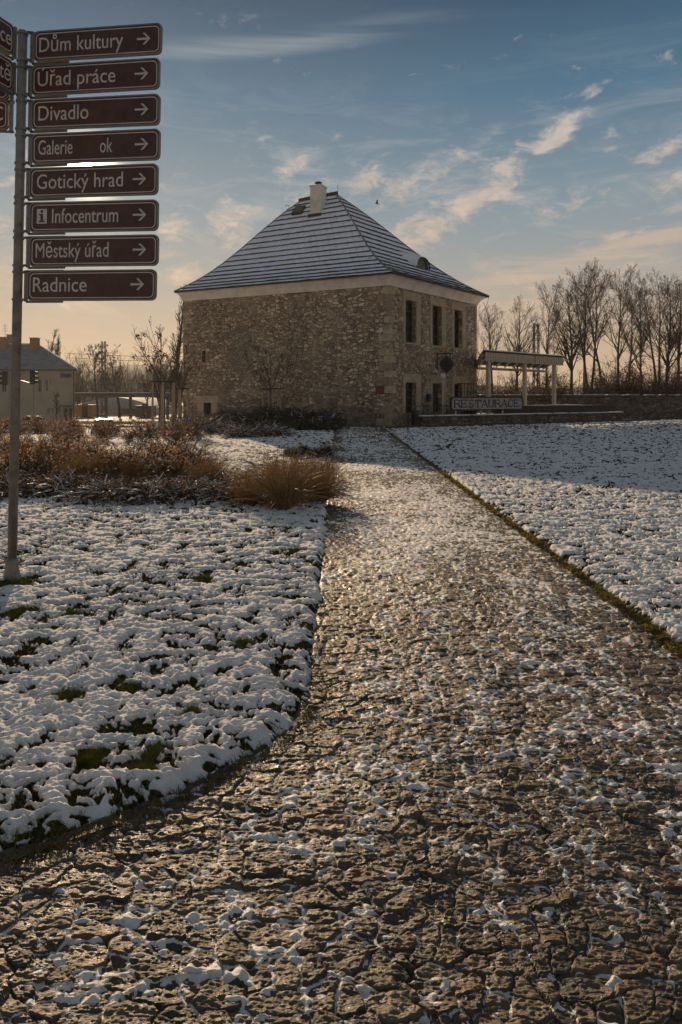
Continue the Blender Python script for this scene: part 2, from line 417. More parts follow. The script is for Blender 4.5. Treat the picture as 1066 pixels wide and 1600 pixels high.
M['leaf_brown'] = leafmat('brown_leaves', (0.070, 0.038, 0.020), (0.22, 0.12, 0.060), 0.5)
M['straw'] = leafmat('straw_blades', (0.17, 0.098, 0.038), (0.60, 0.43, 0.20), 0.36, 55)
M['blade'] = leafmat('green_blades', (0.085, 0.11, 0.018), (0.26, 0.26, 0.05), 0.5, 25)
M['moss'] = leafmat('verge_leaves', (0.09, 0.070, 0.014), (0.24, 0.18, 0.032), 0.45, 20)
M['evergreen'] = leafmat('evergreen_leaves', (0.018, 0.022, 0.010), (0.045, 0.042, 0.020), 0.25, 20)
M['feather'] = simple('bird_feather', (0.02, 0.02, 0.022), 0.7, 0.2, 30)

def snowmat():
    m, T, b = newmat('snow'); co = geoco(T)
    n = T.noise(co, 30, 4, 0.6)
    T.put(b.inputs['Base Color'], T.ramp(n, [(0.3, (0.70, 0.71, 0.74, 1)), (0.7, (0.84, 0.84, 0.85, 1))]))
    b.inputs['Roughness'].default_value = 0.55
    bump(T, b, T.noise(co, 90, 3, 0.7), 0.5, 0.01)
    return m
M['snow'] = snowmat()

def lawnmat():
    m, T, b = newmat('snowy_lawn'); co = geoco(T)
    at_ = T.node('ShaderNodeAttribute', attribute_name='snow').outputs['Fac']
    fine = T.noise(co, 60, 4, 0.65); n2 = T.noise(co, 9, 4, 0.6); n3 = T.noise(co, 140, 2, 0.6)
    grass = T.mix(T.ss(n2, 0.38, 0.66), (0.020, 0.014, 0.008, 1), (0.055, 0.052, 0.014, 1))
    grass = T.mix(T.m('MULTIPLY', T.ss(fine, 0.45, 0.75), 0.7), grass, (0.12, 0.085, 0.035, 1))
    snow = T.ramp(n2, [(0.3, (0.62, 0.615, 0.625, 1)), (0.7, (0.77, 0.76, 0.76, 1))])
    f = T.ss(T.m('ADD', at_, T.m('MULTIPLY', T.m('SUBTRACT', fine, 0.5), 0.55)), 0.34, 0.60)
    T.put(b.inputs['Base Color'], T.mix(f, grass, snow))
    T.put(b.inputs['Roughness'], 0.85); b.inputs['Specular IOR Level'].default_value = 0.12
    bump(T, b, T.m('ADD', T.m('MULTIPLY', fine, 1.0), T.m('MULTIPLY', n3, 0.45)), 0.75, 0.012)
    return m
M['lawn'] = lawnmat()

def cobblemat():
    m, T, b = newmat('cobbles'); co = geoco(T)
    sn = T.node('ShaderNodeAttribute', attribute_name='snow').outputs['Fac']
    ce = T.node('ShaderNodeAttribute', attribute_name='cell').outputs['Fac']
    fine = T.noise(co, 70, 5, 0.65); mid = T.noise(co, 18, 4, 0.6)
    lay = T.noise(T.mapping(co, (14, 70, 70), (0, 0, R(8))), 1.0, 4, 0.65)
    st = T.ramp(ce, [(0.0, (0.048, 0.035, 0.023, 1)), (0.35, (0.086, 0.062, 0.040, 1)), (0.7, (0.122, 0.087, 0.056, 1)), (0.90, (0.165, 0.118, 0.075, 1)), (0.97, (0.125, 0.068, 0.036, 1))])
    st = T.mix(T.m('MULTIPLY', T.ss(fine, 0.35, 0.7), 0.55), st, T.mix(1.0, st, (0.45, 0.42, 0.40, 1), 'MULTIPLY'))
    st = T.mix(T.m('MULTIPLY', T.ss(mid, 0.5, 0.75), 0.4), st, (0.17, 0.125, 0.08, 1))
    frost = T.noise(co, 240, 2, 0.7)
    f = T.ss(T.m('ADD', sn, T.m('MULTIPLY', T.m('SUBTRACT', fine, 0.5), 0.5)), 0.40, 0.62)
    rime = T.m('MULTIPLY', T.ss(frost, 0.60, 0.78), T.ss(mid, 0.45, 0.68))
    f = T.m('MAXIMUM', f, T.m('MULTIPLY', rime, 0.30))
    T.put(b.inputs['Base Color'], T.mix(f, st, (0.68, 0.665, 0.65, 1)))
    wet = T.m('ADD', 0.34, T.m('MULTIPLY', T.ss(mid, 0.35, 0.65), 0.30))
    T.put(b.inputs['Roughness'], T.m('ADD', wet, T.m('MULTIPLY', f, 0.1)))
    b.inputs['Specular IOR Level'].default_value = 0.5
    hgt = T.m('ADD', T.m('MULTIPLY', lay, 0.8), T.m('MULTIPLY', fine, 0.7))
    bump(T, b, hgt, 0.9, 0.012)
    return m
M['cobble'] = cobblemat()

def masonry(name, sc=3.1, dark=1.0, weather=True, patch=None):
    m, T, b = newmat(name); co = objco(T)
    w = T.noise(co, 1.6, 3, 0.6, col=True)
    wv = T.vm('ADD', co, T.vm('MULTIPLY', T.vm('SUBTRACT', w, (0.5, 0.5, 0.5)), (0.30, 0.30, 0.18)))
    vv = T.mapping(wv, (1.0, 1.0, 1.75), (0, 0, R(28)))
    def blocky(k, rnd):
        a = T.vor(vv, k, 'F1', rnd); b_ = T.vor(vv, k, 'F2', rnd)
        for q in (a, b_): q.distance = 'MINKOWSKI'; q.inputs['Exponent'].default_value = 4.0
        return a, T.m('SUBTRACT', b_.outputs['Distance'], a.outputs['Distance'])
    v1, e1 = blocky(sc, 0.85)
    v2, e2 = blocky(sc*1.6, 0.9)
    big = T.ss(T.noise(co, 0.55, 3, 0.6), 0.44, 0.56)
    cell = T.mix(big, v1.outputs['Color'], v2.outputs['Color'])
    edge = T.m('ADD', T.m('MULTIPLY', e1, T.m('SUBTRACT', 1.0, big)), T.m('MULTIPLY', e2, big))
    sp = T.node('ShaderNodeSeparateColor'); T.l.new(cell, sp.inputs[0])
    k = dark
    st = T.ramp(sp.outputs[0], [(0.0, (0.085*k, 0.062*k, 0.043*k, 1)), (0.28, (0.150*k, 0.110*k, 0.075*k, 1)), (0.55, (0.20*k, 0.150*k, 0.102*k, 1)), (0.8, (0.255*k, 0.197*k, 0.135*k, 1)), (1.0, (0.32*k, 0.262*k, 0.187*k, 1))])
    st = T.mix(T.m('MULTIPLY', T.ss(sp.outputs[1], 0.86, 0.95), 0.6), st, (0.16*k, 0.085*k, 0.05*k, 1))
    g = T.noise(co, 14, 4, 0.65)
    st = T.mix(T.m('MULTIPLY', T.ss(g, 0.45, 0.75), 0.30), st, T.mix(1.0, st, (0.5, 0.48, 0.46, 1), 'MULTIPLY'))
    mort = T.mix(T.ss(T.noise(co, 0.8, 3), 0.4, 0.6), (0.070*k, 0.054*k, 0.040*k, 1), (0.135*k, 0.106*k, 0.078*k, 1))
    f = T.ss(T.m('ADD', edge, T.m('MULTIPLY', T.m('SUBTRACT', g, 0.5), 0.12)), 0.04, 0.16)
    c = T.mix(f, mort, st)
    if patch:
        dv = T.vm('MULTIPLY', T.vm('SUBTRACT', co, patch), (0.9, 0.9, 0.52))
        pl = T.ss(T.m('ADD', T.vm('LENGTH', dv, out=1), T.m('MULTIPLY', T.m('SUBTRACT', T.noise(co, 1.3, 4, 0.6), 0.5), 1.6)), 1.05, 0.75)
        c = T.mix(T.m('MULTIPLY', pl, 0.62), c, T.mix(T.ss(g, 0.35, 0.65), (0.20, 0.165, 0.125, 1), (0.28, 0.235, 0.18, 1)))
    if weather:
        st1 = T.ss(T.noise(T.mapping(co, (0.30, 0.30, 0.16)), 1.0, 4, 0.6), 0.42, 0.62)
        c = T.mix(T.m('MULTIPLY', st1, 0.28), c, T.mix(1.0, c, (0.62, 0.56, 0.50, 1), 'MULTIPLY'))
        sz = T.node('ShaderNodeSeparateXYZ'); T.l.new(co, sz.inputs[0])
        damp = T.ss(T.m('ADD', sz.outputs[2], T.m('MULTIPLY', T.noise(co, 0.7, 4), 2.6)), 3.2, 1.6)
        c = T.mix(T.m('MULTIPLY', damp, 0.55), c, (0.030, 0.025, 0.019, 1))
    T.put(b.inputs['Base Color'], c); b.inputs['Roughness'].default_value = 0.9
    hh = T.m('ADD', T.m('MULTIPLY', f, 1.0), T.m('ADD', T.m('MULTIPLY', g, 0.5), T.m('MULTIPLY', sp.outputs[2], 0.6)))
    bump(T, b, hh, 1.0, 0.06)
    return m
M['masonry'] = masonry('rubble_masonry', 3.3, 2.4, True, (-7.96, 4.58, 4.2))
M['garden_wall'] = masonry('garden_wall_masonry', 2.6, 0.85, False)

def roofsnow(name='snowy_slates', amount=1.0, jw=0.42):
    m, T, b = newmat(name); co = objco(T)
    u = T.node('ShaderNodeUVMap').outputs[0]
    br = T.node('ShaderNodeTexBrick'); T.l.new(u, br.inputs[0])
    br.inputs['Scale'].default_value = 1.0; br.inputs['Mortar Size'].default_value = 0.012; br.inputs['Brick Width'].default_value = jw; br.inputs['Row Height'].default_value = 1.0
    br.offset = 0.5
    n = T.noise(T.mapping(u, (1.6, 0.35, 1)), 1.0, 5, 0.65); n2 = T.noise(co, 3.0, 4, 0.6)
    bare = T.ss(T.m('ADD', n, T.m('MULTIPLY', T.m('SUBTRACT', n2, 0.5), 0.5)), 0.56, 0.80)
    snow = T.ramp(n2, [(0.3, (0.72, 0.745, 0.82, 1)), (0.7, (0.84, 0.865, 0.93, 1))])
    sl = (0.045, 0.046, 0.052, 1)
    c = T.mix(T.m('MULTIPLY', bare, 0.6*amount), snow, sl)
    c = T.mix(T.m('MULTIPLY', br.outputs['Fac'], 0.45), c, sl)
    T.put(b.inputs['Base Color'], c); b.inputs['Roughness'].default_value = 0.6
    return m
M['roofsnow'] = roofsnow()
M['slate'] = simple('bare_slate', (0.030, 0.029, 0.032), 0.6, 0.4, 5)
M['far_roof'] = simple('far_roof_frost', (0.17, 0.175, 0.19), 0.7, 0.4, 1.2)
def groundmat():
    m, T, b = newmat('snowy_ground'); co = geoco(T)
    n = T.noise(co, 0.5, 5, 0.65); n2 = T.noise(co, 7, 4, 0.6)
    f = T.ss(T.m('ADD', n, T.m('MULTIPLY', T.m('SUBTRACT', n2, 0.5), 0.8)), 0.40, 0.56)
    T.put(b.inputs['Base Color'], T.mix(f, (0.050, 0.040, 0.024, 1), (0.62, 0.63, 0.67, 1)))
    b.inputs['Roughness'].default_value = 0.8; bump(T, b, n2, 0.6, 0.05)
    return m
M['ground'] = groundmat()
M['asphalt'] = simple('wet_asphalt', (0.048, 0.046, 0.044), 0.5, 0.3, 2.0)
M['kerbstone'] = simple('kerb_stone', (0.075, 0.058, 0.042), 0.7, 0.5, 9, 0, 0.8, 0.01)
M['hill'] = simple('wooded_hill', (0.085, 0.085, 0.085), 0.95, 0.4, 0.03, 0, 0)

# ------------------------------------------------------------------ terrain
DROP = 1.5
def g(x, y):
    x = np.asarray(x, float); y = np.asarray(y, float)
    return -DROP*sst(y, 27, 44)*sst(-x, 6.5, 13.5)
def gz(x, y): return float(g(x, y))
EDGE = np.array([(-0.27, 36.0), (-0.25, 33), (-0.19, 16), (-0.13, 9.5), (-0.10, 5.2), (-0.115, 3.75), (-0.16, 3.38), (-0.27, 3.10), (-0.54, 2.82), (-0.72, 2.65), (-0.99, 2.45), (-1.30, 2.25), (-2.5, 1.70), (-6.0, 0.6), (-14.0, -2.0)])
def smooth_poly(P, it=2):
    for _ in range(it):
        Q = [P[0]]
        for a, b in zip(P[:-1], P[1:]): Q += [a*0.75+b*0.25, a*0.25+b*0.75]
        P = np.array(Q+[P[-1]])
    return P
EDGES = smooth_poly(EDGE, 2)
def sd_left(x, y):
    """signed distance to the left lawn's edge, positive inside the lawn"""
    best = np.full(x.shape, 1e9); sign = np.ones(x.shape)
    for a, b in zip(EDGES[:-1], EDGES[1:]):
        d = b-a; L2 = (d*d).sum(); t = np.clip(((x-a[0])*d[0]+(y-a[1])*d[1])/L2, 0, 1)
        qx = x-(a[0]+t*d[0]); qy = y-(a[1]+t*d[1]); dd = qx*qx+qy*qy
        s = np.sign(d[0]*qy-d[1]*qx)
        nr = dd < best; best = np.where(nr, dd, best); sign = np.where(nr, s, sign)
    return -np.sqrt(best)*sign
RX = 2.06                                                        # right edge of the path
FAR_A, FAR_B = np.array((2.0, 34.4)), np.array((26.0, 49.6))      # far edge of the right lawn
def sd_far(x, y):
    d = FAR_B-FAR_A; L = np.hypot(*d); return -(d[0]*(y-FAR_A[1])-d[1]*(x-FAR_A[0]))/L
def fan(v0, v1, nv, s0, s1, ns, k=0.6):
    """ground grid: dense near the viewpoint, sparse far away"""
    v = np.linspace(v0, v1, nv); Y = CAM_H*F/v
    s = np.linspace(s0, s1, ns)
    Yg, Sg = np.meshgrid(Y, s, indexing='ij')
    return Sg*(Yg+k), Yg
def grid_faces(nr, nc, keep):
    idx = np.arange(nr*nc).reshape(nr, nc)
    q = np.stack([idx[:-1, :-1], idx[:-1, 1:], idx[1:, 1:], idx[1:, :-1]], -1)
    kq = keep[:-1, :-1] & keep[:-1, 1:] & keep[1:, 1:] & keep[1:, :-1]
    return q[kq]
def compact(V, Fq, attrs):
    used = np.zeros(len(V), bool); used[Fq.ravel()] = True
    mp = np.cumsum(used)-1
    return V[used], mp[Fq], {k: a[used] for k, a in attrs.items()}

def bed_mask(x, y):
    """1 inside the planting bed"""
    n = gn(x*0.6, y*0.6, 91)*0.6
    front = 9.55+np.clip(-x-2, 0, 9)*0.2
    return sst(y, front-0.1+n*0.4, front+0.5+n*0.4)*sst(-x, 0.35, 0.7)*(1-sst(y, 19.0+n, 21.0+n))
BARE = [(-1.09, 2.97, .060), (-0.82, 2.99, .055), (-0.84, 2.86, .06), (-1.13, 3.67, .06), (-1.44, 3.56, .09), (-0.72, 3.35, .05), (-1.17, 5.85, .12), (-2.33, 4.95, .12), (-1.93, 4.88, .08), (-2.75, 5.7, .22), (-1.5, 2.5, .07), (-0.62, 4.3, .07), (-0.45, 6.9, .12)]
def lawn_height(x, y):
    wx = x+0.03*gn(x*5, y*5, 5); wy = y+0.03*gn(x*5+9, y*5, 6)
    a = gn(wx*7.0, wy*9.5, 11); b = gn(wx*15, wy*20, 12); c = gn(wx*34, wy*42, 13); d = gn(wx*80, wy*90, 14)
    patch = fbm(x*0.9, y*1.3, 21, 3); big = gn(x*2.4, y*3.4, 15)
    lump = 0.60*a+0.55*(0.50-np.abs(b)*1.6)+0.22*(0.45-np.abs(c)*1.4)+0.05*d
    m = lump*1.15+0.05+0.36*patch+0.30*big+0.24*gn(x*24, y*30, 16)
    for bx, by, br in BARE: m = m-1.15*np.exp(-(((x-bx)/br)**2+((y-by)/(br*1.0))**2)*1.9)
    snow = sst(m, -0.10, 0.20)
    h = 0.055+0.027*np.maximum(lump, -0.5)+0.016*big+0.006*c
    h = h-0.026*(1-snow)+0.006*(1-snow)*c
    return h, snow

def build_ground():
    ys = np.unique(np.concatenate([np.linspace(-60, 0, 13), np.linspace(0, 70, 71), np.geomspace(70, 4000, 40)]))
    xs = np.unique(np.concatenate([-np.geomspace(24, 4000, 40), np.linspace(-24, 40, 65), np.geomspace(40, 4000, 34)]))
    X, Y = np.meshgrid(xs, ys)
    Z = g(X, Y)-0.07+0.05*sst(Y, 34, 40)*0
    V = np.stack([X.ravel(), Y.ravel(), Z.ravel()], 1)
    o = link('ground', np_mesh('ground', V, grid_faces(*X.shape, np.ones(X.shape, bool)), M['ground'], smooth=True))
    tag(o, 'patchy snow covered ground around the building and road', kind='structure')
build_ground()

def build_left_lawn():
    X, Y = fan(41, 900, 1150, -0.92, 0.16, 620)
    sd = sd_left(X, Y)
    h, snow = lawn_height(X, Y)
    wob = 0.035*gn(X*2.5, Y*2.5, 40)+0.040*gn(X*7, Y*7, 41)+0.016*gn(X*22, Y*22, 42)-0.02
    e = sd+wob
    prof = sst(e, -0.03, 0.13)
    bed = bed_mask(X, Y)
    h = h+0.05*bed*(0.6+fbm(X*2, Y*2, 33))*sst(e, .05, .4); snow = snow*(1-bed*0.55*sst(gn(X*3, Y*3, 37), -0.2, 0.25))
    fade = sst(e, 0.0, 0.05)*(0.55+0.45*sst(e, 0.03, 0.10+0.08*gn(X*4, Y*4, 43)))
    Z = g(X, Y)-0.05+(0.045+h)*prof
    snow = snow*fade
    V = np.stack([X.ravel(), Y.ravel(), Z.ravel()], 1)
    V, Fq, at_ = compact(V, grid_faces(*X.shape, (sd > -0.07)), {'snow': snow.ravel()})
    o = link('snowy_lawn', np_mesh('snowy_lawn', V, Fq, M['lawn'], smooth=True, attrs=at_))
    tag(o, 'lumpy snow dusted lawn left of the cobbled path', kind='structure')
    return
build_left_lawn()
def build_right_lawn():
    X, Y = fan(33.5, 620, 900, 0.03, 0.95, 620)
    e = X-RX-0.085+0.03*gn(X*5, Y*5, 44)+0.015*gn(X*18, Y*18, 45)
    sf = sd_far(X, Y)
    h, snow = lawn_height(X+31.7, Y+12.1)
    prof = sst(e, -0.02, 0.10)*sst(sf, 0.0, 0.5)
    Z = g(X, Y)-0.05+(0.03+h)*prof
    snow = snow*sst(e, 0.0, 0.09)*sst(sf, .1, .25)
    V = np.stack([X.ravel(), Y.ravel(), Z.ravel()], 1)
    V, Fq, at_ = compact(V, grid_faces(*X.shape, (e > -0.08) & (sf > -0.05)), {'snow': snow.ravel()})
    o = link('snowy_lawn', np_mesh('snowy_lawn', V, Fq, M['lawn'], smooth=True, attrs=at_))
    tag(o, 'wide snow covered lawn right of the cobbled path', kind='structure')
build_right_lawn()

def build_path():
    X, Y = fan(47, 1080, 1300, -0.80, 0.62, 820)
    sd = sd_left(X, Y)
    ang = 0.10*np.sin(Y*0.5)
    wx = X+0.050*gn(X*5, Y*5, 51)+0.010*gn(X*14, Y*14, 55); wy = Y+0.050*gn(X*3.2+7, Y*3.2, 52)+0.010*gn(X*14+5, Y*14, 56)
    f1, f2, cid, cx, cy = worley(wx*8.6, wy*11.2, 61, 0.80)
    g1, g2, cid2, cx2, cy2 = worley(wx*13.5, wy*16.0, 65, 0.85)
    small = fbm(X*0.9, Y*0.9, 66, 2) > 0.10
    f1 = np.where(small, g1, f1); f2 = np.where(small, g2, f2); cid = np.where(small, cid2, cid); cx = np.where(small, cx2, cx); cy = np.where(small, cy2, cy)
    ed = f2-f1
    r1 = (cid*97.3) % 1.0; r2 = (cid*57.1) % 1.0; r3 = (cid*31.7) % 1.0
    top = sst(ed, 0.0, 0.07+0.09*r3)
    strata = gn(X*22+r1*50, Y*62+X*9, 71)*0.5+gn(X*60, Y*110, 72)*0.35+gn(X*140, Y*160, 73)*0.2
    rough = gn(X*11+r1*30, Y*16, 75)*0.6+gn(X*26, Y*34+r2*20, 76)*0.4
    stone = 0.0155*top+(r1-0.5)*0.011+((r2-0.5)*0.016*cx+(r3-0.55)*0.016*cy)+(0.0075*strata+0.0080*rough)*(0.4+0.6*top)
    undul = 0.022*fbm(X*0.8, Y*0.8, 74, 2)
    # snow lying in the joints and in blown clumps
    n1 = gn(X*5.0, Y*6.0, 81); n2 = gn(X*18, Y*25, 82); n3 = gn(X*34, Y*46, 83); lo = fbm(X*0.55, Y*0.55, 84, 3)
    more = 0.30*sst(Y, 2.6, 4.5)+0.14*sst(Y, 5, 9)-0.20*(1-sst(Y, 1.7, 3.2))*sst(X, -0.2, 0.9)
    more = more-0.55*(1-sst(sd, -0.50, -0.06)*0)*sst(sd, -0.42, -0.08)-0.30*sst(X, RX-0.55, RX-0.1)
    lvl = 0.0050+0.0125*n1+0.0140*n2+0.0070*n3+0.020*(lo*0.8+more-0.05)+0.0045*(1-top)+0.0022*sst(Y, 2.6, 4.0)
    snow = sst(lvl-stone, -0.0035, 0.0030)
    lvl2 = stone+np.minimum(np.maximum(lvl-stone, 0)*1.15, 0.017)
    hgt = np.where(lvl > stone, lvl2, stone)+0.0015*n3*snow
    edge_r = sst(X, RX+0.02, RX+0.12)
    Z = g(X, Y)+undul+hgt-0.035*edge_r-0.05*sst(sd, 0.06, 0.11)-0.012
    V = np.stack([X.ravel(), Y.ravel(), Z.ravel()], 1)
    keep = (sd < 0.12) & (X < RX+0.16)
    V, Fq, at_ = compact(V, grid_faces(*X.shape, keep), {'snow': snow.ravel(), 'cell': cid.ravel()})
    o = link('cobbled_path', np_mesh('cobbled_path', V, Fq, M['cobble'], smooth=True, attrs=at_))
    tag(o, 'cobbled footpath with snow in its joints leading to the stone building', kind='structure')
build_path()

def build_kerb():
    rng = random.Random(5); mb = MB()
    P = [Vector((x, y, 0)) for x, y in EDGES if 1.2 < y < 3.6]
    # resample
    pts = [P[0]]; 
    for a, b in zip(P[:-1], P[1:]):
        n = max(1, int((b-a).length/0.04))
        for i in range(1, n+1): pts.append(a.lerp(b, i/n))
    i = 0
    while i < len(pts)-14:
        y = pts[i].y
        n = rng.randint(5, 13) if y < 6 else rng.randint(8, 16)
        a, b = pts[i], pts[i+n]; d = (b-a); L = d.length-0.012; d.normalize(); nrm = Vector((-d.y, d.x, 0))
        c = (a+b)/2+nrm*(-0.0+rng.uniform(-0.008, 0.008)); w = rng.uniform(0.05, 0.075); h = rng.uniform(-0.012, 0.005)
        q = []
        for zz, sh in ((-0.08, 0), (h, 0.012)):
            for sx, sy in ((-1, -1), (1, -1), (1, 1), (-1, 1)):
                q.append(c+d*sx*(L/2-sh)+nrm*sy*(w/2-sh*0.6)+Vector((0, 0, zz+gz(c.x, c.y)+rng.uniform(-0.004, 0.004))))
        mb.hexa(q[:4], q[4:])
        i += n
    o = mb.build('path_kerb', M['kerbstone'])
    tag(o, 'narrow kerb of dark stones between the left lawn and the path', kind='structure')
build_kerb()

def build_grass():
    """green blades poking through the snow, and the mossy verge"""
    rng = np.random.default_rng(3)
    N = 60000
    v = rng.uniform(150, 950, N); Y = CAM_H*F/v; X = rng.uniform(-0.75, 0.80, N)*(Y+0.3)
    left = sd_left(X, Y) > 0.05; right = X > RX+0.2
    hL, sL = lawn_height(X, Y); hR, sR = lawn_height(X+31.7, Y+12.1)
    sn = np.where(left, sL, sR)
    green = fbm(X*1.7, Y*1.7, 301, 2)
    k = (left | right) & (sn < 0.42) & ((green > 0.14) | (rng.random(N) < 0.30)) & (bed_mask(X, Y) < 0.3)
    bx = np.concatenate([np.random.default_rng(70+i).normal(b[0], b[2]*0.5, 260) for i, b in enumerate(BARE)]); by = np.concatenate([np.random.default_rng(170+i).normal(b[1], b[2]*0.55, 260) for i, b in enumerate(BARE)])
    hb, sb = lawn_height(bx, by); kb = (sb < 0.5) & (sd_left(bx, by) > 0.03)
    X = np.concatenate([X, bx]); Y = np.concatenate([Y, by]); left = np.concatenate([left, np.ones(len(bx), bool)]); hL = np.concatenate([hL, hb]); hR = np.concatenate([hR, hb]); k = np.concatenate([k, kb])
    X, Y, left = X[k], Y[k], left[k]; h = np.where(left, hL[k], hR[k]-0.015)
    rep = 3; X = np.repeat(X, rep)+rng.normal(0, 0.012, len(X)*rep); Y = np.repeat(Y, rep)+rng.normal(0, 0.012, len(Y)*rep); h = np.repeat(h, rep)
    n = len(X)
    d = rng.normal(0, 0.45, (n, 3)); d[:, 2] = 1; d /= np.linalg.norm(d, axis=1, keepdims=True)
    P = curves(np.stack([X, Y, g(X, Y)+h-0.01], 1), d, rng.uniform(0.02, 0.06, n), rng, 4, -0.25, 0.15)
    vv, f = tubes(P, taper(np.full(n, 0.0016)*np.maximum(1, P[:, 0, 1]/5), 4, 0.2), 3)
    o = link('grass', np_mesh('grass', vv, f, M['blade']))
    tag(o, 'green grass blades poking through the thin snow on the lawns', 'grass', kind='stuff')
    # verge along the right kerb
    n = 15000
    Y = CAM_H*F/rng.uniform(58, 640, n); X = RX+0.055+0.022*rng.normal(0, 1, n)+0.03*gn(Y*2.2, Y*0, 9); hh = 0.018+0.020*rng.random(n)*(0.6+0.6*gn(Y*4, Y*0+3, 10))
    dens = fbm(Y*2.5, Y*0, 77, 2)+0.5*gn(Y*9, Y*0+.5, 78) > -0.05
    X, Y, hh = X[dens], Y[dens], hh[dens]
    C = np.stack([X, Y, g(X, Y)+hh], 1)
    v1, f1 = cards(C, 0.012*np.ones(len(C))*np.clip(Y/5, 1, 2.2), rng)
    n = 6000; Y2 = CAM_H*F/rng.uniform(58, 640, n); X2 = RX+0.06+0.028*rng.normal(0, 1, n)
    d = rng.normal(0, 0.5, (n, 3)); d[:, 2] = 1; d /= np.linalg.norm(d, axis=1, keepdims=True)
    P = curves(np.stack([X2, Y2, g(X2, Y2)+0.0], 1), d, rng.uniform(0.03, 0.075, n), rng, 4, -0.3, 0.15)
    v2, f2 = tubes(P, taper(np.full(n, 0.0018)*np.clip(Y2/5, 1, 2.5), 4, 0.2), 3)
    # a little more of it along the left kerb
    n = 2600; i = rng.integers(0, len(EDGES)-1, n); t = rng.random(n)[:, None]; E = EDGES[i]*(1-t)+EDGES[i+1]*t+rng.normal(0, 0.03, (n, 2))
    E = E[(E[:, 1] > 1.5) & (E[:, 1] < 12)]; n = len(E)
    d = rng.normal(0, 0.6, (n, 3)); d[:, 2] = 1; d /= np.linalg.norm(d, axis=1, keepdims=True)
    P = curves(np.stack([E[:, 0], E[:, 1], np.zeros(n)+0.0], 1), d, rng.uniform(0.02, 0.05, n), rng, 4, -0.3, 0.15)
    v3, f3 = tubes(P, taper(np.full(n, 0.0018), 4, 0.2), 3)
    V, Fq = merge([(v1, f1), (v2, f2), (v3, f3)])
    o = link('verge_moss', np_mesh('verge_moss', V, Fq, M['moss']))
    tag(o, 'yellow green moss and grass growing along the path edges', 'moss', kind='stuff')
build_grass()

# ------------------------------------------------------------------ text
def text_mesh(body, size=1.0, offset=0.0, extrude=0.0):
    cu = bpy.data.curves.new('lettering', 'FONT'); cu.body = body; cu.size = size; cu.offset = offset; cu.extrude = extrude
    cu.resolution_u = 4
    o = bpy.data.objects.new('lettering', cu); COL.objects.link(o)
    dg = bpy.context.evaluated_depsgraph_get(); dg.update()
    me = bpy.data.meshes.new_from_object(o.evaluated_get(dg))
    bpy.data.objects.remove(o); bpy.data.curves.remove(cu)
    return me
def verts_np(me):
    a = np.zeros(len(me.vertices)*3, np.float32); me.vertices.foreach_get('co', a); return a.reshape(-1, 3)
CAPH = None
def fit_text(body, x0, x1, zb, cap, y, mat, bold=0.0):
    """text standing in the local xz plane facing -y, stretched to x0..x1, baseline zb, capital height cap"""
    global CAPH
    if CAPH is None:
        v = verts_np(text_mesh('D')); CAPH = v[:, 1].max()-v[:, 1].min()
    me = text_mesh(body, 1.0, bold, 0.012)
    v = verts_np(me); sx = (x1-x0)/(v[:, 0].max()-v[:, 0].min()); sz = cap/CAPH
    w = np.stack([x0+(v[:, 0]-v[:, 0].min())*sx, y-v[:, 2]*0.1, zb+v[:, 1]*sz], 1)
    me.vertices.foreach_set('co', w.astype(np.float32).ravel())
    me.materials.clear(); me.materials.append(mat); me.update()
    return me

# ------------------------------------------------------------------ signpost
def rounded(x0, x1, z0, z1, r, n=6):
    P = []
    for cx, cz, a0 in ((x1-r, z0+r, -90), (x1-r, z1-r, 0), (x0+r, z1-r, 90), (x0+r, z0+r, 180)):
        for i in range(n+1):
            a = R(a0+90*i/n); P.append((cx+r*math.cos(a), cz+r*math.sin(a)))
    return P
def plate(mb, P, y0, y1, mi=0):
    n = len(P)
    mb.add([(x, y0, z) for x, z in P]+[(x, y1, z) for x, z in P], [tuple(range(n)), tuple(range(2*n-1, n-1, -1))]+[(i, n+i, n+(i+1) % n, (i+1) % n) for i in range(n)], mi)
def ring(mb, Po, Pi, y0, y1, mi=0):
    n = len(Po); V = [(x, y0, z) for x, z in Po]+[(x, y0, z) for x, z in Pi]+[(x, y1, z) for x, z in Po]+[(x, y1, z) for x, z in Pi]
    fs = []
    for i in range(n):
        j = (i+1) % n
        fs += [(i, j, n+j, n+i), (2*n+j, 2*n+i, 3*n+i, 3*n+j), (i, 2*n+i, 2*n+j, j), (n+i, n+j, 3*n+j, 3*n+i)]
    mb.add(V, fs, mi)

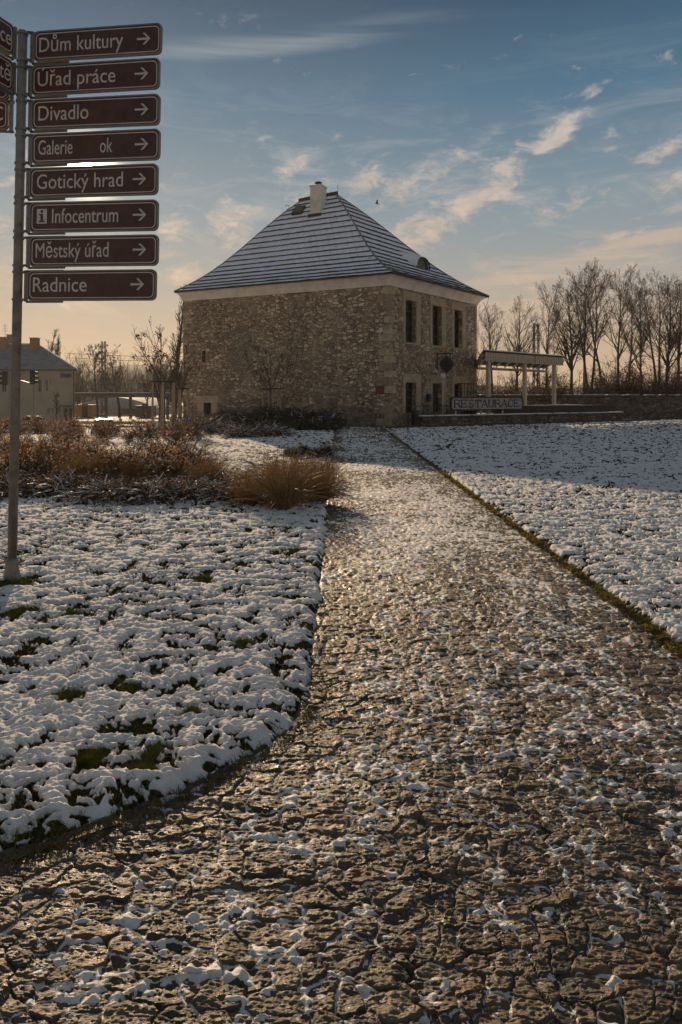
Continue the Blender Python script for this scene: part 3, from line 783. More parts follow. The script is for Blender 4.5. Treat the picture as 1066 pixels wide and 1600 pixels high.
PXM = 5.76/F
def build_signpost():
    root = thing('direction_signpost', 'steel signpost with brown direction signs standing on the snowy lawn', 'signpost', (-2.822, 5.85, 0.0), (0, R(1.15), 0))
    mb = MB(); mb.lathe([(0.0385, 0.02), (0.0385, 4.72), (0.034, 4.735)], (0, 0, 0), 20)
    mb.build('pole', M['galv'], root, smooth=False, local=True)
    for f in bpy.data.objects['pole'].data.polygons: f.use_smooth = len(f.vertices) == 4
    mb = MB(); mb.lathe([(0.085, -0.03), (0.080, 0.02), (0.060, 0.10), (0.054, 0.14), (0.054, 0.20), (0.047, 0.21), (0.0386, 0.22)], (0, 0, 0), 20)
    mb.build('base_sleeve', M['galv'], root, local=True)
    H, pitch, zb0, L = 0.258, 0.292, 2.420, 1.165
    names = [('Radnice', 10, 101), ('Městský úřad', 11, 134), ('Infocentrum', 39, 150), ('Gotický hrad', 13, 158), ('Galerie        ok', 12, 137), ('Divadlo', 12, 97), ('Úřad práce', 11, 142), ('Dům kultury', 10, 151)]
    def panel(name_label, rz, sgn, zb, L, txt, x0, x1, arrow, info=False, tilt=0.0):
        """sgn +1: runs away from the pole to +x ; -1: to -x ; faces -y"""
        e = bpy.data.objects.new('sign_panel', None)
        a, b = (0.100, 0.100+L) if sgn > 0 else (-0.100-L, -0.100)
        P = rounded(a, b, 0, H, 0.045)
        mb = MB(); plate(mb, rounded(a+0.006, b-0.006, 0.006, H-0.006, 0.040), -0.004, 0.012)
        o = mb.build('sign_panel', M['brown'], root, local=True)
        o['label'] = name_label
        o.location = (0, 0, zb); o.rotation_euler = (0, R(tilt), rz)
        mb = MB(); ring(mb, P, rounded(a+0.012, b-0.012, 0.012, H-0.012, 0.036), -0.010, 0.014)
        mb.build('frame', M['alu'], o, local=True)
        mb = MB(); ring(mb, rounded(a+0.022, b-0.022, 0.022, H-0.022, 0.040), rounded(a+0.029, b-0.029, 0.029, H-0.029, 0.034), -0.006, -0.0035)
        mb.build('border', M['letter'], o, local=True)
        if txt:
            me = fit_text(txt, a+x0*PXM, a+x1*PXM, 0.078, 0.122, -0.0055, M['letter'], 0.0)
            l = bpy.data.objects.new('lettering', me); COL.objects.link(l); l.parent = o
        if arrow:
            mb = MB(); c = a+174*PXM if sgn > 0 else a+0.05; zc = H*0.52; ln = 22*PXM; t = 0.0085
            ah = 0.048
            tip = c+ln
            mb.add([(c, -0.006, zc-t), (tip-0.018, -0.006, zc-t), (tip-0.018, -0.006, zc+t), (c, -0.006, zc+t)], [(0, 1, 2, 3)])
            for s in (-1, 1):
                mb.add([(tip, -0.0065, zc), (tip-ah, -0.0065, zc+s*ah), (tip-ah-0.021, -0.0065, zc+s*ah), (tip-0.021, -0.0065, zc)], [(0, 1, 2, 3) if s > 0 else (3, 2, 1, 0)])
            mb.build('arrow', M['letter'], o, local=True)
        if info:
            mb = MB(); q = a+13*PXM; w = 17*PXM; plate(mb, [(q, 0.075), (q+w, 0.075), (q+w, 0.20), (q, 0.20)], -0.0065, -0.0035)
            sq = mb.build('information_symbol', [M['letter'], M['brown']], o, local=True)
            mb = MB(); cx = q+w*0.5
            n = 14; mb.add([(cx+0.013*math.cos(2*math.pi*i/n), -0.008, 0.178+0.013*math.sin(2*math.pi*i/n)) for i in range(n)], [tuple(range(n))])
            for (xa, xb, za, zc) in ((-0.012, 0.012, 0.095, 0.158), (-0.026, -0.012, 0.146, 0.158), (-0.028, -0.012, 0.087, 0.099), (0.012, 0.028, 0.087, 0.099), (-0.012, 0.012, 0.087, 0.095)):
                mb.add([(cx+xa, -0.008, za), (cx+xb, -0.008, za), (cx+xb, -0.008, zc), (cx+xa, -0.008, zc)], [(0, 1, 2, 3)])
            mb2 = mb.mesh('information_glyph', M['brown']); 
            import bmesh
            bm = bmesh.new(); bm.from_mesh(sq.data); k0 = len(bm.faces)
            bm.from_mesh(mb2); bm.faces.ensure_lookup_table()
            for fa in bm.faces[k0:]: fa.material_index = 1
            bm.to_mesh(sq.data); bm.free()
        # mounting channel and bracket arms behind the panel
        mb = MB(); s = sgn
        mb.box((s*0.082, 0.006, H/2), (0.022, 0.030, H+0.006)); 
        for zz in (0.012, H-0.012):
            mb.box((s*(0.1+0.14), 0.030, zz+(-0.014 if zz < 0.1 else 0.014)), (0.34, 0.016, 0.018))
        mb.build('bracket', M['galv'], o, local=True)
        return o
    az = R(-9.0)
    for k, (t, x0, x1) in enumerate(names):
        lab = 'brown sign reading %s with arrow pointing right' % ' '.join(t.split()) if 'Galerie' not in t else 'brown sign beginning with Galerie, arrow pointing right'
        dz = pitch*k-(0.006 if k >= 4 else 0)+(0.006 if k >= 4 else 0)
        o = panel(lab, az, 1, zb0+pitch*k, L-0.004*k*0.3, t, x0, x1, True, k == 2, 0.15*((k*7) % 3-1))
        o.location.x += 0.006*((k*5) % 3-1)
    # the two panels swung towards the viewer, and the ones behind facing the same way as the row
    a2 = R(72)
    panel('brown sign ending in the letters nice, running out of the picture', a2, -1, zb0+pitch*7, 1.15, 'nice', 214-46, 214-7, False)
    panel('brown sign ending in the letters ste with accents', a2, -1, zb0+pitch*6-0.01, 1.15, 'ště', 214-37, 214-7, False)
    panel('plain brown sign behind the swung panels', R(4), -1, zb0+pitch*6-0.04, 1.15, None, 0, 0, False)
    panel('brown sign ending in the letter C', R(4), -1, zb0+pitch*5+0.0, 1.15, 'C', 214-28, 214-10, False)
    # clamp bands round the pole with their bolts
    for k in range(9):
        z = zb0+pitch*k-0.016
        for dz in (-0.028, 0.028):
            if (k == 0 and dz < 0) or (k == 8 and dz > 0): continue
            mb = MB(); mb.lathe([(0.040, z+dz-0.008), (0.0455, z+dz-0.008), (0.0455, z+dz+0.008), (0.040, z+dz+0.008)], (0, 0, 0), 18)
            mb.box((0.058, -0.02, z+dz), (0.045, 0.02, 0.016), az)
            mb.tube([(0.066, -0.045, z+dz), (0.066, 0.02, z+dz)], 0.007, 6)
            mb.build('clamp', M['galv'], root, local=True)
build_signpost()

# ------------------------------------------------------------------ stone building
C0 = Vector((2.5, 35.6, 0)); L0 = Vector((-9.60, 41.5, 0)); R0 = Vector((8.6, 43.2, 0)); D0 = L0+R0-C0
ZW, ZE, ZR = 7.50, 7.93, 14.35
def face_t(a, b, px):
    k = (px-533)/F; d = b-a
    return (k*a.y-a.x)/(d.x-k*d.y)
def wall_face(mb, a, b, z0, z1, ops, depth, nrm):
    """front of a wall with rectangular openings (t0,t1,zlo,zhi), real reveals behind"""
    ts = sorted({0.0, 1.0, *[o[0] for o in ops], *[o[1] for o in ops]}); zs = sorted({z0, z1, *[o[2] for o in ops], *[o[3] for o in ops]})
    P = lambda t, z, d=0: Vector((a.x+(b.x-a.x)*t, a.y+(b.y-a.y)*t, z))-nrm*d
    for t0, t1 in zip(ts[:-1], ts[1:]):
        for q0, q1 in zip(zs[:-1], zs[1:]):
            tm, zm = (t0+t1)/2, (q0+q1)/2
            if any(o[0] < tm < o[1] and o[2] < zm < o[3] for o in ops): continue
            mb.add([P(t0, q0), P(t1, q0), P(t1, q1), P(t0, q1)], [(0, 1, 2, 3)])
    for (t0, t1, q0, q1) in ops:
        A = [P(t0, q0), P(t1, q0), P(t1, q1), P(t0, q1)]; B = [P(t0, q0, depth), P(t1, q0, depth), P(t1, q1, depth), P(t0, q1, depth)]
        mb.add(A+B, [(0, 4, 5, 1), (1, 5, 6, 2), (2, 6, 7, 3), (3, 7, 4, 0)])
def build_house():
    root = thing('stone_building', 'old rubble stone building with snowy hipped roof at the end of the cobbled path', 'building', (C0.x, C0.y, 0))
    nR = Vector(((R0-C0).y, -(R0-C0).x, 0)).normalized(); nL = Vector((-(C0-L0).y*-1, -(C0-L0).x, 0)).normalized()
    if nL.y > 0: nL = -nL
    mb = MB()
    # openings of the right face
    up, low = [], []
    for p0, p1 in ((634, 650), (676, 690), (710, 722)):
        t0, t1 = face_t(C0, R0, p0), face_t(C0, R0, p1)
        up.append((t0, t1, 4.55, 6.84)); low.append((t0, t1, 0.72 if p0 != 710 else 0.95, 2.38))
    opsR = up+low
    tl = lambda p: face_t(L0, C0, p)
    slit = (tl(316), tl(321), zat(568, 42.6), zat(551, 42.6)); hatch = (tl(319), tl(330), zat(647, 42.5), zat(629, 42.5))
    opsL = [slit, hatch]
    wall_face(mb, L0, C0, -2.6, ZW, opsL, 0.45, nL); wall_face(mb, C0, R0, -2.6, ZW, opsR, 0.45, nR)
    mb.add([R0+Vector((0, 0, -2.6)), D0+Vector((0, 0, -2.6)), D0+Vector((0, 0, ZW)), R0+Vector((0, 0, ZW))], [(0, 1, 2, 3)])
    mb.add([D0+Vector((0, 0, -2.6)), L0+Vector((0, 0, -2.6)), L0+Vector((0, 0, ZW)), D0+Vector((0, 0, ZW))], [(0, 1, 2, 3)])
    mb.build('wall', M['masonry'], root)
    # windows and doors: dark panes and bars set back in the reveals
    def fill(a, b, op, nrm, name, frame=True):
        t0, t1, z0, z1 = op
        p0 = a.lerp(b, t0); p1 = a.lerp(b, t1); d = (p1-p0); w = d.length; d.normalize(); back = -nrm*0.30
        pane = MB(); q = [p0+back, p1+back]
        pane.add([Vector((q[0].x, q[0].y, z0)), Vector((q[1].x, q[1].y, z0)), Vector((q[1].x, q[1].y, z1)), Vector((q[0].x, q[0].y, z1))], [(0, 1, 2, 3)])
        o = pane.build(name, M['pane'] if name != 'door' else M['wood_dark'], root)
        if frame:
            fr = MB(); rz = math.atan2(d.y, d.x); mid = (p0+p1)/2-nrm*0.27
            for s in (-1, 1): c = mid+d*s*(w/2-0.035); fr.box((c.x, c.y, (z0+z1)/2), (0.07, 0.05, z1-z0), rz)
            for zz in [z0+0.04, z1-0.04]+([z0+(z1-z0)*k/4 for k in (1, 2, 3)] if name == 'window' else [z0+1.3]): fr.box((mid.x, mid.y, zz), (w-0.14, 0.045, 0.05), rz)
            if name == 'window': fr.box((mid.x, mid.y, (z0+z1)/2), (0.045, 0.043, z1-z0-0.16), rz)
            fr.build('frame', M['wood_dark'], o)
    for i, op in enumerate(up): fill(C0, R0, op, nR, 'window')
    for i, op in enumerate(low): fill(C0, R0, op, nR, 'door' if i == 1 else 'window')
    fill(L0, C0, slit, nL, 'window', False); fill(L0, C0, hatch, nL, 'window', False)
    # dressed stone surrounds, each proud of the wall
    def dress(a, b, t0, t1, z0, z1, nrm, name='lintel', m='dressed', proud=0.035):
        p0 = a.lerp(b, t0); p1 = a.lerp(b, t1); c = (p0+p1)/2-nrm*(0.1-proud); rz = math.atan2((p1-p0).y, (p1-p0).x)
        q = MB(); q.box((c.x, c.y, (z0+z1)/2), ((p1-p0).length, 0.2, z1-z0), rz); q.build(name, M[m], root)
    for t0, t1, z0, z1 in up+low:
        dress(C0, R0, t0-0.03, t1+0.05, z1+0.003, z1+0.45, nR)
        dress(C0, R0, t1+0.002, t1+0.05, z0, z1, nR, 'jamb', proud=0.028)
        dress(C0, R0, t0-0.028, t0-0.002, z0, z1, nR, 'jamb', proud=0.022)
        if z0 > 3: dress(C0, R0, t0-0.02, t1+0.03, z0-0.10, z0-0.003, nR, 'sill', proud=0.06)
    h = hatch; dl = (C0-L0).length
    dress(L0, C0, h[0]-0.04, h[1]+0.04, h[3]+0.003, h[3]+0.42, nL); dress(L0, C0, h[1]+0.002, h[1]+0.035, h[2]-0.6, h[3], nL, 'jamb'); dress(L0, C0, h[0]-0.035, h[0]-0.002, h[2]-0.6, h[3], nL, 'jamb')
    tq = tl(598); dress(L0, C0, tl(587), tl(608), zat(616, 36.1), zat(603, 36.1), nL, 'brick_patch', 'rust_brick', 0.012)
    dress(L0, C0, tl(592), tl(598), zat(520, 36.1), zat(513, 36.1), nL, 'plaque', 'white_plaster', 0.02)
    # larger corner stones, alternately long on either face
    rq = random.Random(14); z = -0.2; k = 0; dl_ = (L0-C0).normalized(); dr_ = (R0-C0).normalized()
    while z < ZW-0.35:
        hq = rq.uniform(0.26, 0.46); la, lb = (rq.uniform(.55, .8), rq.uniform(.25, .38)) if k % 2 else (rq.uniform(.25, .38), rq.uniform(.5, .75)); pr = 0.012+0.006*rq.random()
        o3 = C0+(nL+nR)*pr; pts = [o3, o3+dr_*lb, C0+dr_*lb-nR*0.15, C0+dl_*la-nL*0.15, o3+dl_*la]; q = MB(); zz0, zz1 = z+0.012, z+hq-0.012
        q.add([p+Vector((0, 0, zz0)) for p in pts]+[p+Vector((0, 0, zz1)) for p in pts], [(4, 3, 2, 1, 0), (5, 6, 7, 8, 9)]+[(i, (i+1) % 5, 5+(i+1) % 5, 5+i) for i in range(5)])
        if rq.random() < 0.72: q.build('quoin', M['quoin_pale' if rq.random() < .5 else 'quoin_dark'], root)
        z += hq; k += 1
    # plaster cove under the eaves
    cen = (C0+L0+R0+D0)/4
    # outward offset corners
    def offs(d):
        P = [L0, C0, R0, D0]; out = []
        for i in range(4):
            p0, p, p1 = P[i-1], P[i], P[(i+1) % 4]
            e0 = (p-p0).normalized(); e1 = (p1-p).normalized(); n0 = Vector((e0.y, -e0.x, 0)); n1 = Vector((e1.y, -e1.x, 0))
            k = 1/(1+n0.dot(n1)); out.append(p+(n0+n1)*k*d*(0.62 if i == 0 and d > 0 else 1))
        return out
    cv = MB(); prof = [(0.012, ZW-0.10), (0.05, ZW-0.09), (0.08, ZW+0.02), (0.17, ZW+0.18), (0.30, ZW+0.32), (0.40, ZW+0.37), (0.40, ZW+0.43), (-0.3, ZW+0.43)]
    rings = [[p+Vector((0, 0, z)) for p in offs(d)] for d, z in prof]
    vs = [p for r in rings for p in r]; fs = []
    for i in range(len(rings)-1):
        for k in range(4): fs.append((i*4+k, i*4+(k+1) % 4, (i+1)*4+(k+1) % 4, (i+1)*4+k))
    cv.add(vs, fs); cv.build('cornice', M['white_plaster'], root)
    # roof: courses of slates, each lifted over the one below
    A = Vector((-0.36, 43.15, ZR)); B = Vector((-2.60, 44.60, ZR))
    E = [p+Vector((0, 0, ZE)) for p in offs(0.50)]       # L, C, R, D
    Tp = [B, A, A, B]
    def curve(i, t):
        e, top = E[i], Tp[i]; p = e.lerp(top, t)
        p.z = e.z+(top.z-e.z)*(t-0.085*math.sin(math.pi*min(1, t*1.15))*(1-t)*1.3)
        return p
    NC = 18; rv = []; rf = []; rm = []; uvs = []
    rng = random.Random(2)
    for c in range(NC):
        t0, t1 = c/NC, (c+1)/NC
        for i in range(4):
            j = (i+1) % 4
            a0, b0, a1, b1 = curve(i, t0), curve(j, t0), curve(i, t1), curve(j, t1)
            if c == NC-1 and i in (1, 3): pass
            n = (b0-a0).cross(a1-a0); 
            if n.length < 1e-6: n = Vector((0, 0, 1))
            n.normalize()
            seg = 26
            lift = 0.085
            for s in range(seg):
                u0, u1 = s/seg, (s+1)/seg
                j0, j1 = [0.030*rng.random() for _ in range(2)]
                o = len(rv)
                if s == 0: prev = j0
                j0 = prev; prev = j1
                lo0, lo1 = a0.lerp(b0, u0), a0.lerp(b0, u1); hi0, hi1 = a1.lerp(b1, u0), a1.lerp(b1, u1)
                dn = (a0-a1).normalized()*0.03
                rv += [lo0+n*(lift+j0)+dn, lo1+n*(lift+j1)+dn, hi1+n*0.012, hi0+n*0.012, lo0-n*0.02+dn, lo1-n*0.02+dn]
                rf += [(o, o+1, o+2, o+3), (o+4, o+5, o+1, o)]; rm += [0, 1]
                W = (b0-a0).length
                uv = [(u0*W-W/2, c), (u1*W-W/2, c), (u1*W-W/2, c+0.98), (u0*W-W/2, c+0.98)]
                uvs += uv+[(0, 0)]*4
    me = bpy.data.meshes.new('roof'); me.from_pydata([tuple(v) for v in rv], [], rf)
    me.materials.append(M['roofsnow']); me.materials.append(M['slate'])
    me.polygons.foreach_set('material_index', np.array(rm, dtype=np.int32))
    ul = me.uv_layers.new(name='UVMap'); ul.data.foreach_set('uv', np.array(uvs, dtype=np.float32).ravel())
    me.update()
    roof = link('roof', me, root)
    # hip and ridge caps
    cap = MB()
    for i in range(4): 
        pts = [curve(i, t/14)+Vector((0, 0, 0.085)) for t in range(15)]
        cap.tube(pts, 0.045, 6)
    cap.build('hip_cap', M['far_roof'], roof)
    cap = MB(); cap.tube([A+Vector((0.12, -0.08, 0.10)), A.lerp(B, 0.5)+Vector((0, 0, 0.12)), B+Vector((-0.12, 0.08, 0.10))], 0.13, 8); cap.build('ridge_cap', M['slate'], roof)
    # find roof points seen at photo positions
    def roof_pt(i, px, py):
        best = None; j = (i+1) % 4
        for a in range(101):
            for t in range(101):
                p = curve(i, t/100).lerp(curve(j, t/100), a/100); qx = 533+p.x/p.y*F; qy = 620-(p.z-CAM_H)/p.y*F
                d = (qx-px)**2+(qy-py)**2
                if best is None or d < best[0]: best = (d, p)
        return best[1]
    eu = (C0-L0).normalized(); rzL = math.atan2(eu.y, eu.x)
    # chimney
    c = roof_pt(0, 494, 336); zt = zat(293, c.y+0.3); c2 = c-nL*0.33
    ch = MB(); ch.box((c2.x, c2.y, (c.z-0.9+zt)/2), (0.74, 0.74, zt-c.z+0.9), rzL); 
    cho = ch.build('chimney', M['chimney_paint'], root)
    q = MB(); q.box((c2.x, c2.y, zt+0.03), (0.84, 0.84, 0.09), rzL); q.build('chimney_top', M['chimney_paint'], cho)
    q = MB(); q.lathe([(0.17, 0.07), (0.17, 0.20), (0.13, 0.21), (0.13, 0.26), (0.24, 0.27), (0.20, 0.33), (0.02, 0.36)], (c2.x, c2.y, zt), 12); q.build('chimney_pot', M['darkiron'], cho)
    q = MB(); q.box((c.x+nL.x*0.06, c.y+nL.y*0.06, c.z-0.05), (0.92, 0.3, 0.20), rzL); q.build('flashing', M['slate'], cho)
    # skylight beside the chimney
    s = roof_pt(0, 468, 331); up_ = (curve(0, 0.8)-curve(0, 0.7)).normalized()
    n = eu.cross((roof_pt(0, 468, 320)-s)).normalized(); 
    if n.y > 0: n = -n
    v = n.cross(eu).normalized(); 
    if v.z < 0: v = -v
    q = MB(); b = [s+eu*x*0.36+v*y*0.42+n*0.04 for x, y in ((-1, -1), (1, -1), (1, 1), (-1, 1))]; q.hexa(b, [p+n*0.16 for p in b]); sk = q.build('skylight', M['wood_dark'], root)
    q = MB(); q.add([s+eu*x*0.29+v*y*0.35+n*0.206 for x, y in ((-1, -1), (1, -1), (1, 1), (-1, 1))], [(0, 1, 2, 3)]); q.build('pane', M['pane'], sk)
    # eyebrow dormer on the right slope
    s = roof_pt(1, 653, 417); er = (R0-C0).normalized(); out = nR
    q = MB(); n = 12; fr = []; bk = []; W, Hh = 0.72, 0.62
    for i in range(n+1):
        a = math.pi*i/n; x = math.cos(a)*W; z = (math.sin(a)**0.75)*Hh
        fr.append(s+er*x+out*0.32+Vector((0, 0, z-0.15))); bk.append(s+er*x*1.25-out*1.35+Vector((0, 0, 0.80+z*0.40)))
    fs = [(i, i+1, n+1+i+1, n+1+i) for i in range(n)]
    q.add(fr+bk, fs, 0); 
    fr2 = [p+out*0.10+Vector((0, 0, 0.055)) for p in fr]; q.add(fr+fr2, [(i, n+1+i, n+2+i, i+1) for i in range(n)], 1)
    fr3 = [p+Vector((0, 0, 0.075)) for p in bk]; q.add(fr2+fr3, [(i, i+1, n+2+i, n+1+i) for i in range(n)], 0)
    dm = q.build('dormer', [M['snow'], M['slate']], root)
    q = MB(); q.add([p-out*0.05 for p in fr], [tuple(range(n+1))]); q.build('pane', M['pane'], dm)
    # finials, snow hooks, rods on the ridge
    for px, py, i, cur in ((449, 319, 0, -1), (545, 315, 1, 1)):
        p = at(px, py+8, (B if i == 0 else A).y-0.5*0); q = MB(); pts = [p+Vector((0.0, 0, -0.25))]
        for k in range(8): a = R(-90+k*36)*1; pts.append(p+Vector((cur*-0.13*math.cos(a)*1.0, 0, 0.13*math.sin(a)+0.15)))
        q.tube(pts, 0.022, 5); q.build('roof_hook', M['darkiron'], roof)
    p = A+Vector((0.15, 0, 0.1)); q = MB(); q.tube([p, p+Vector((0, 0, 0.55))], 0.018, 5); q.build('lightning_rod', M['darkiron'], roof)
    p = A.lerp(B, 0.55)+Vector((0.2, 0, 0.1)); q = MB(); q.lathe([(0.09, 0), (0.09, 0.22), (0.14, 0.24), (0.10, 0.34), (0.02, 0.36)], p, 8); q.build('vent_pipe', M['chimney_paint'], roof)
    # conductor on the right eave
    q = MB(); e = E[2]; q.tube([e+Vector((0.02, 0, 0)), e+Vector((-0.12, -0.1, -0.45)), e+Vector((-0.40, -0.2, -0.9)), R0+Vector((0.05, -0.05, 6.3)), R0+Vector((0.05, -0.05, 0.5))], 0.016, 5); q.build('conductor', M['darkiron'], root)
    # letter box by the door
    t = face_t(C0, R0, 668); p = C0.lerp(R0, t)+nR*0.10; q = MB(); q.box((p.x, p.y, 1.55), (0.30, 0.16, 0.42), math.atan2(er.y, er.x)); q.box((p.x+nR.x*.09, p.y+nR.y*.09, 1.68), (0.22, 0.03, 0.03), math.atan2(er.y, er.x))
    tag(q.build('letter_box', M['darkiron']), 'small dark letter box on the stone wall beside the door', 'letter box')
    # wrought bracket sign
    t = face_t(C0, R0, 682); p = C0.lerp(R0, t); hz = zat(553, p.y)
    hs = thing('hanging_sign', 'dark shaped tavern sign hanging from an iron bracket on the stone wall', 'sign', (p.x, p.y, hz))
    q = MB(); o2 = p+nR*0.06; ln = 1.05
    # bracket arm stands out from the wall
    q.tube([o2+Vector((0, 0, hz+0.0)), o2+nR*ln+Vector((0, 0, hz))], 0.026, 6); q.tube([o2+Vector((0, 0, hz+0.1)), o2+Vector((0, 0, hz-0.95))], 0.024, 6)
    q.tube([o2+Vector((0, 0, hz-0.55)), o2+nR*0.45+Vector((0, 0, hz-0.30)), o2+nR*0.62+Vector((0, 0, hz-0.02))], 0.016, 6)
    q.build('bracket', M['darkiron'], hs)
    cx = o2+nR*0.62; q = MB(); pr = []
    for i in range(32):
        a = 2*math.pi*i/32; rr = 1+0.07*math.cos(4*a)+0.05*math.cos(8*a); pr.append((0.40*rr*math.cos(a), 0.42*rr*math.sin(a)))
    n = len(pr)
    for y0, y1 in ((-0.03, 0.03),):
        V = [cx+nR*x+er*y0+Vector((0, 0, hz-0.62+z)) for x, z in pr]+[cx+nR*x+er*y1+Vector((0, 0, hz-0.62+z)) for x, z in pr]
        q.add(V, [tuple(range(n)), tuple(range(2*n-1, n-1, -1))]+[(i, n+i, n+(i+1) % n, (i+1) % n) for i in range(n)])
    q.build('board', M['wood_dark'], hs)
    q = MB()
    for s in (-0.25, 0.25): q.tube([cx+nR*s+Vector((0, 0, hz)), cx+nR*s+Vector((0, 0, hz-0.3))], 0.012, 4)
    q.build('chain', M['darkiron'], hs)
    return nR, nL
nR, nL = build_house()

# ------------------------------------------------------------------ terrace in front of the right face
def wall_run(mb, a, b, z0, z1, th, mi=0):
    a = Vector((a[0], a[1], 0)); b = Vector((b[0], b[1], 0)); c = (a+b)/2; d = b-a
    mb.box((c.x, c.y, (z0+z1)/2), (d.length, th, z1-z0), math.atan2(d.y, d.x), mi)
def build_terrace():
    rt = thing('terrace_wall', 'low rubble terrace wall with snow on its coping beside the stone building', 'wall', (8, 38, 0))
    a, b = Vector((4.2, 36.35, 0)), Vector((18.6, 45.6, 0)); mb = MB(); wall_run(mb, a, b, -0.2, 0.50, 0.4); mb.build('masonry', M['garden_wall'], rt)
    mb = MB(); wall_run(mb, a, b, 0.503, 0.565, 0.50); mb.build('coping', M['kerbstone'], rt)
    rng = random.Random(3); mb = MB(); n = 46
    for i in range(n):
        p = a.lerp(b, i/n); q = a.lerp(b, (i+1)/n+0.004)
        if rng.random() < 0.12: continue
        wall_run(mb, p, q, 0.567, 0.595+0.03*rng.random(), 0.42+0.08*rng.random())
    mb.build('snow_cap', M['snow'], rt)
    # floor behind it
    mb = MB(); P = [(4.4, 36.6), (18.3, 45.5), (15.5, 51), (9.6, 50.5)]
    mb.hexa([(x, y, -0.1) for x, y in P], [(x, y, 0.42) for x, y in P]); tag(mb.build('terrace_floor', M['ground']), 'snowy terrace floor behind the low wall', kind='structure')
    # dark edging along the lawn
    mb = MB(); e0 = Vector((2.3, 34.75, 0)); e1 = Vector((26, 49.75, 0)); rng = random.Random(8); n = 40
    for i in range(n): wall_run(mb, e0.lerp(e1, i/n), e0.lerp(e1, (i+0.97)/n), -0.06, 0.09+0.02*rng.random(), 0.16)
    tag(mb.build('lawn_edging', M['kerbstone']), 'dark stone edging along the far side of the right lawn', kind='structure')
    # timber deck box on the terrace
    dk = thing('timber_deck', 'dark slatted timber deck platform with thin snow under the pergola', 'deck', (14, 43, 0.42))
    a, b = Vector((8.9, 39.9, 0)), Vector((17.6, 44.9, 0)); d = (b-a).normalized(); n_ = Vector((-d.y, d.x, 0)); rz = math.atan2(d.y, d.x)
    mb = MB(); L = (b-a).length; N = int(L/0.22)
    for i in range(N):
        c = a+d*(i+0.5)*(L/N); mb.box((c.x, c.y, 0.72), (L/N-0.02, 0.04, 0.56), rz)
    for i in range(16):
        c = b+n_*(i+0.5)*0.2; mb.box((c.x, c.y, 0.72), (0.04, 0.18, 0.56), rz)
    mb.build('slat_skirt', M['wood_dark'], dk)
    mb = MB(); P = [a-n_*0.08, b-n_*0.08+d*0.08, b+n_*3.3+d*0.08, a+n_*3.3]; mb.hexa([(p.x, p.y, 1.003) for p in P], [(p.x, p.y, 1.06) for p in P]); mb.build('deck_boards', M['wood_dark'], dk)
    mb = MB(); rng = random.Random(4)
    for i in range(22):
        u, w = rng.uniform(0.02, 0.9)*L, rng.uniform(0.05, 2.6); c = a+d*u+n_*w; mb.box((c.x, c.y, 1.066+0.004*(i % 5)), (rng.uniform(.5, 1.6), rng.uniform(.2, .7), 0.010), rz+0.02*i)
    mb.build('snow_film', M['snow'], dk)
    # RESTAURACE board
    p0, p1 = at(704, 641, 37.9), at(817, 641, 40.7); z0, z1 = zat(641, 39.2), zat(620, 39.2)
    rb = thing('restaurant_board', 'long framed board reading RESTAURACE on posts behind the low terrace wall', 'sign board', ((p0.x+p1.x)/2, (p0.y+p1.y)/2, 0.42))
    d = Vector((p1.x-p0.x, p1.y-p0.y, 0)); L = d.length; d.normalize(); rz = math.atan2(d.y, d.x); nn = Vector((d.y, -d.x, 0)); c = Vector(((p0.x+p1.x)/2, (p0.y+p1.y)/2, 0))
    mb = MB(); mb.box((c.x, c.y, (z0+z1)/2), (L-0.1, 0.05, z1-z0-0.1), rz); mb.build('panel', M['board_face'], rb)
    fr = MB(); H = z1-z0
    def cut(s0, s1, h0, h1, c_): return [(s0+c_, h0), (s1-c_, h0), (s1, h0+c_), (s1, h1-c_), (s1-c_, h1), (s0+c_, h1), (s0, h1-c_), (s0, h0+c_)]
    Po, Pi = cut(-L/2, L/2, z0, z1, 0.10), cut(-L/2+0.07, L/2-0.07, z0+0.07, z1-0.07, 0.09); tmp = MB(); ring(tmp, Po, Pi, -0.06, 0.05)
    fr.add([c+d*x+nn*(-y)+Vector((0, 0, z)) for x, y, z in tmp.v], tmp.f); fr.build('frame', M['darkiron'], rb)
    mb = MB()
    for s in (-0.42, -0.08, 0.22): q = c+d*s*L-nn*0.08; mb.tube([(q.x, q.y, 0.40), (q.x, q.y, z1-0.1)], 0.055, 8)
    mb.build('post', M['wood_post'], rb)
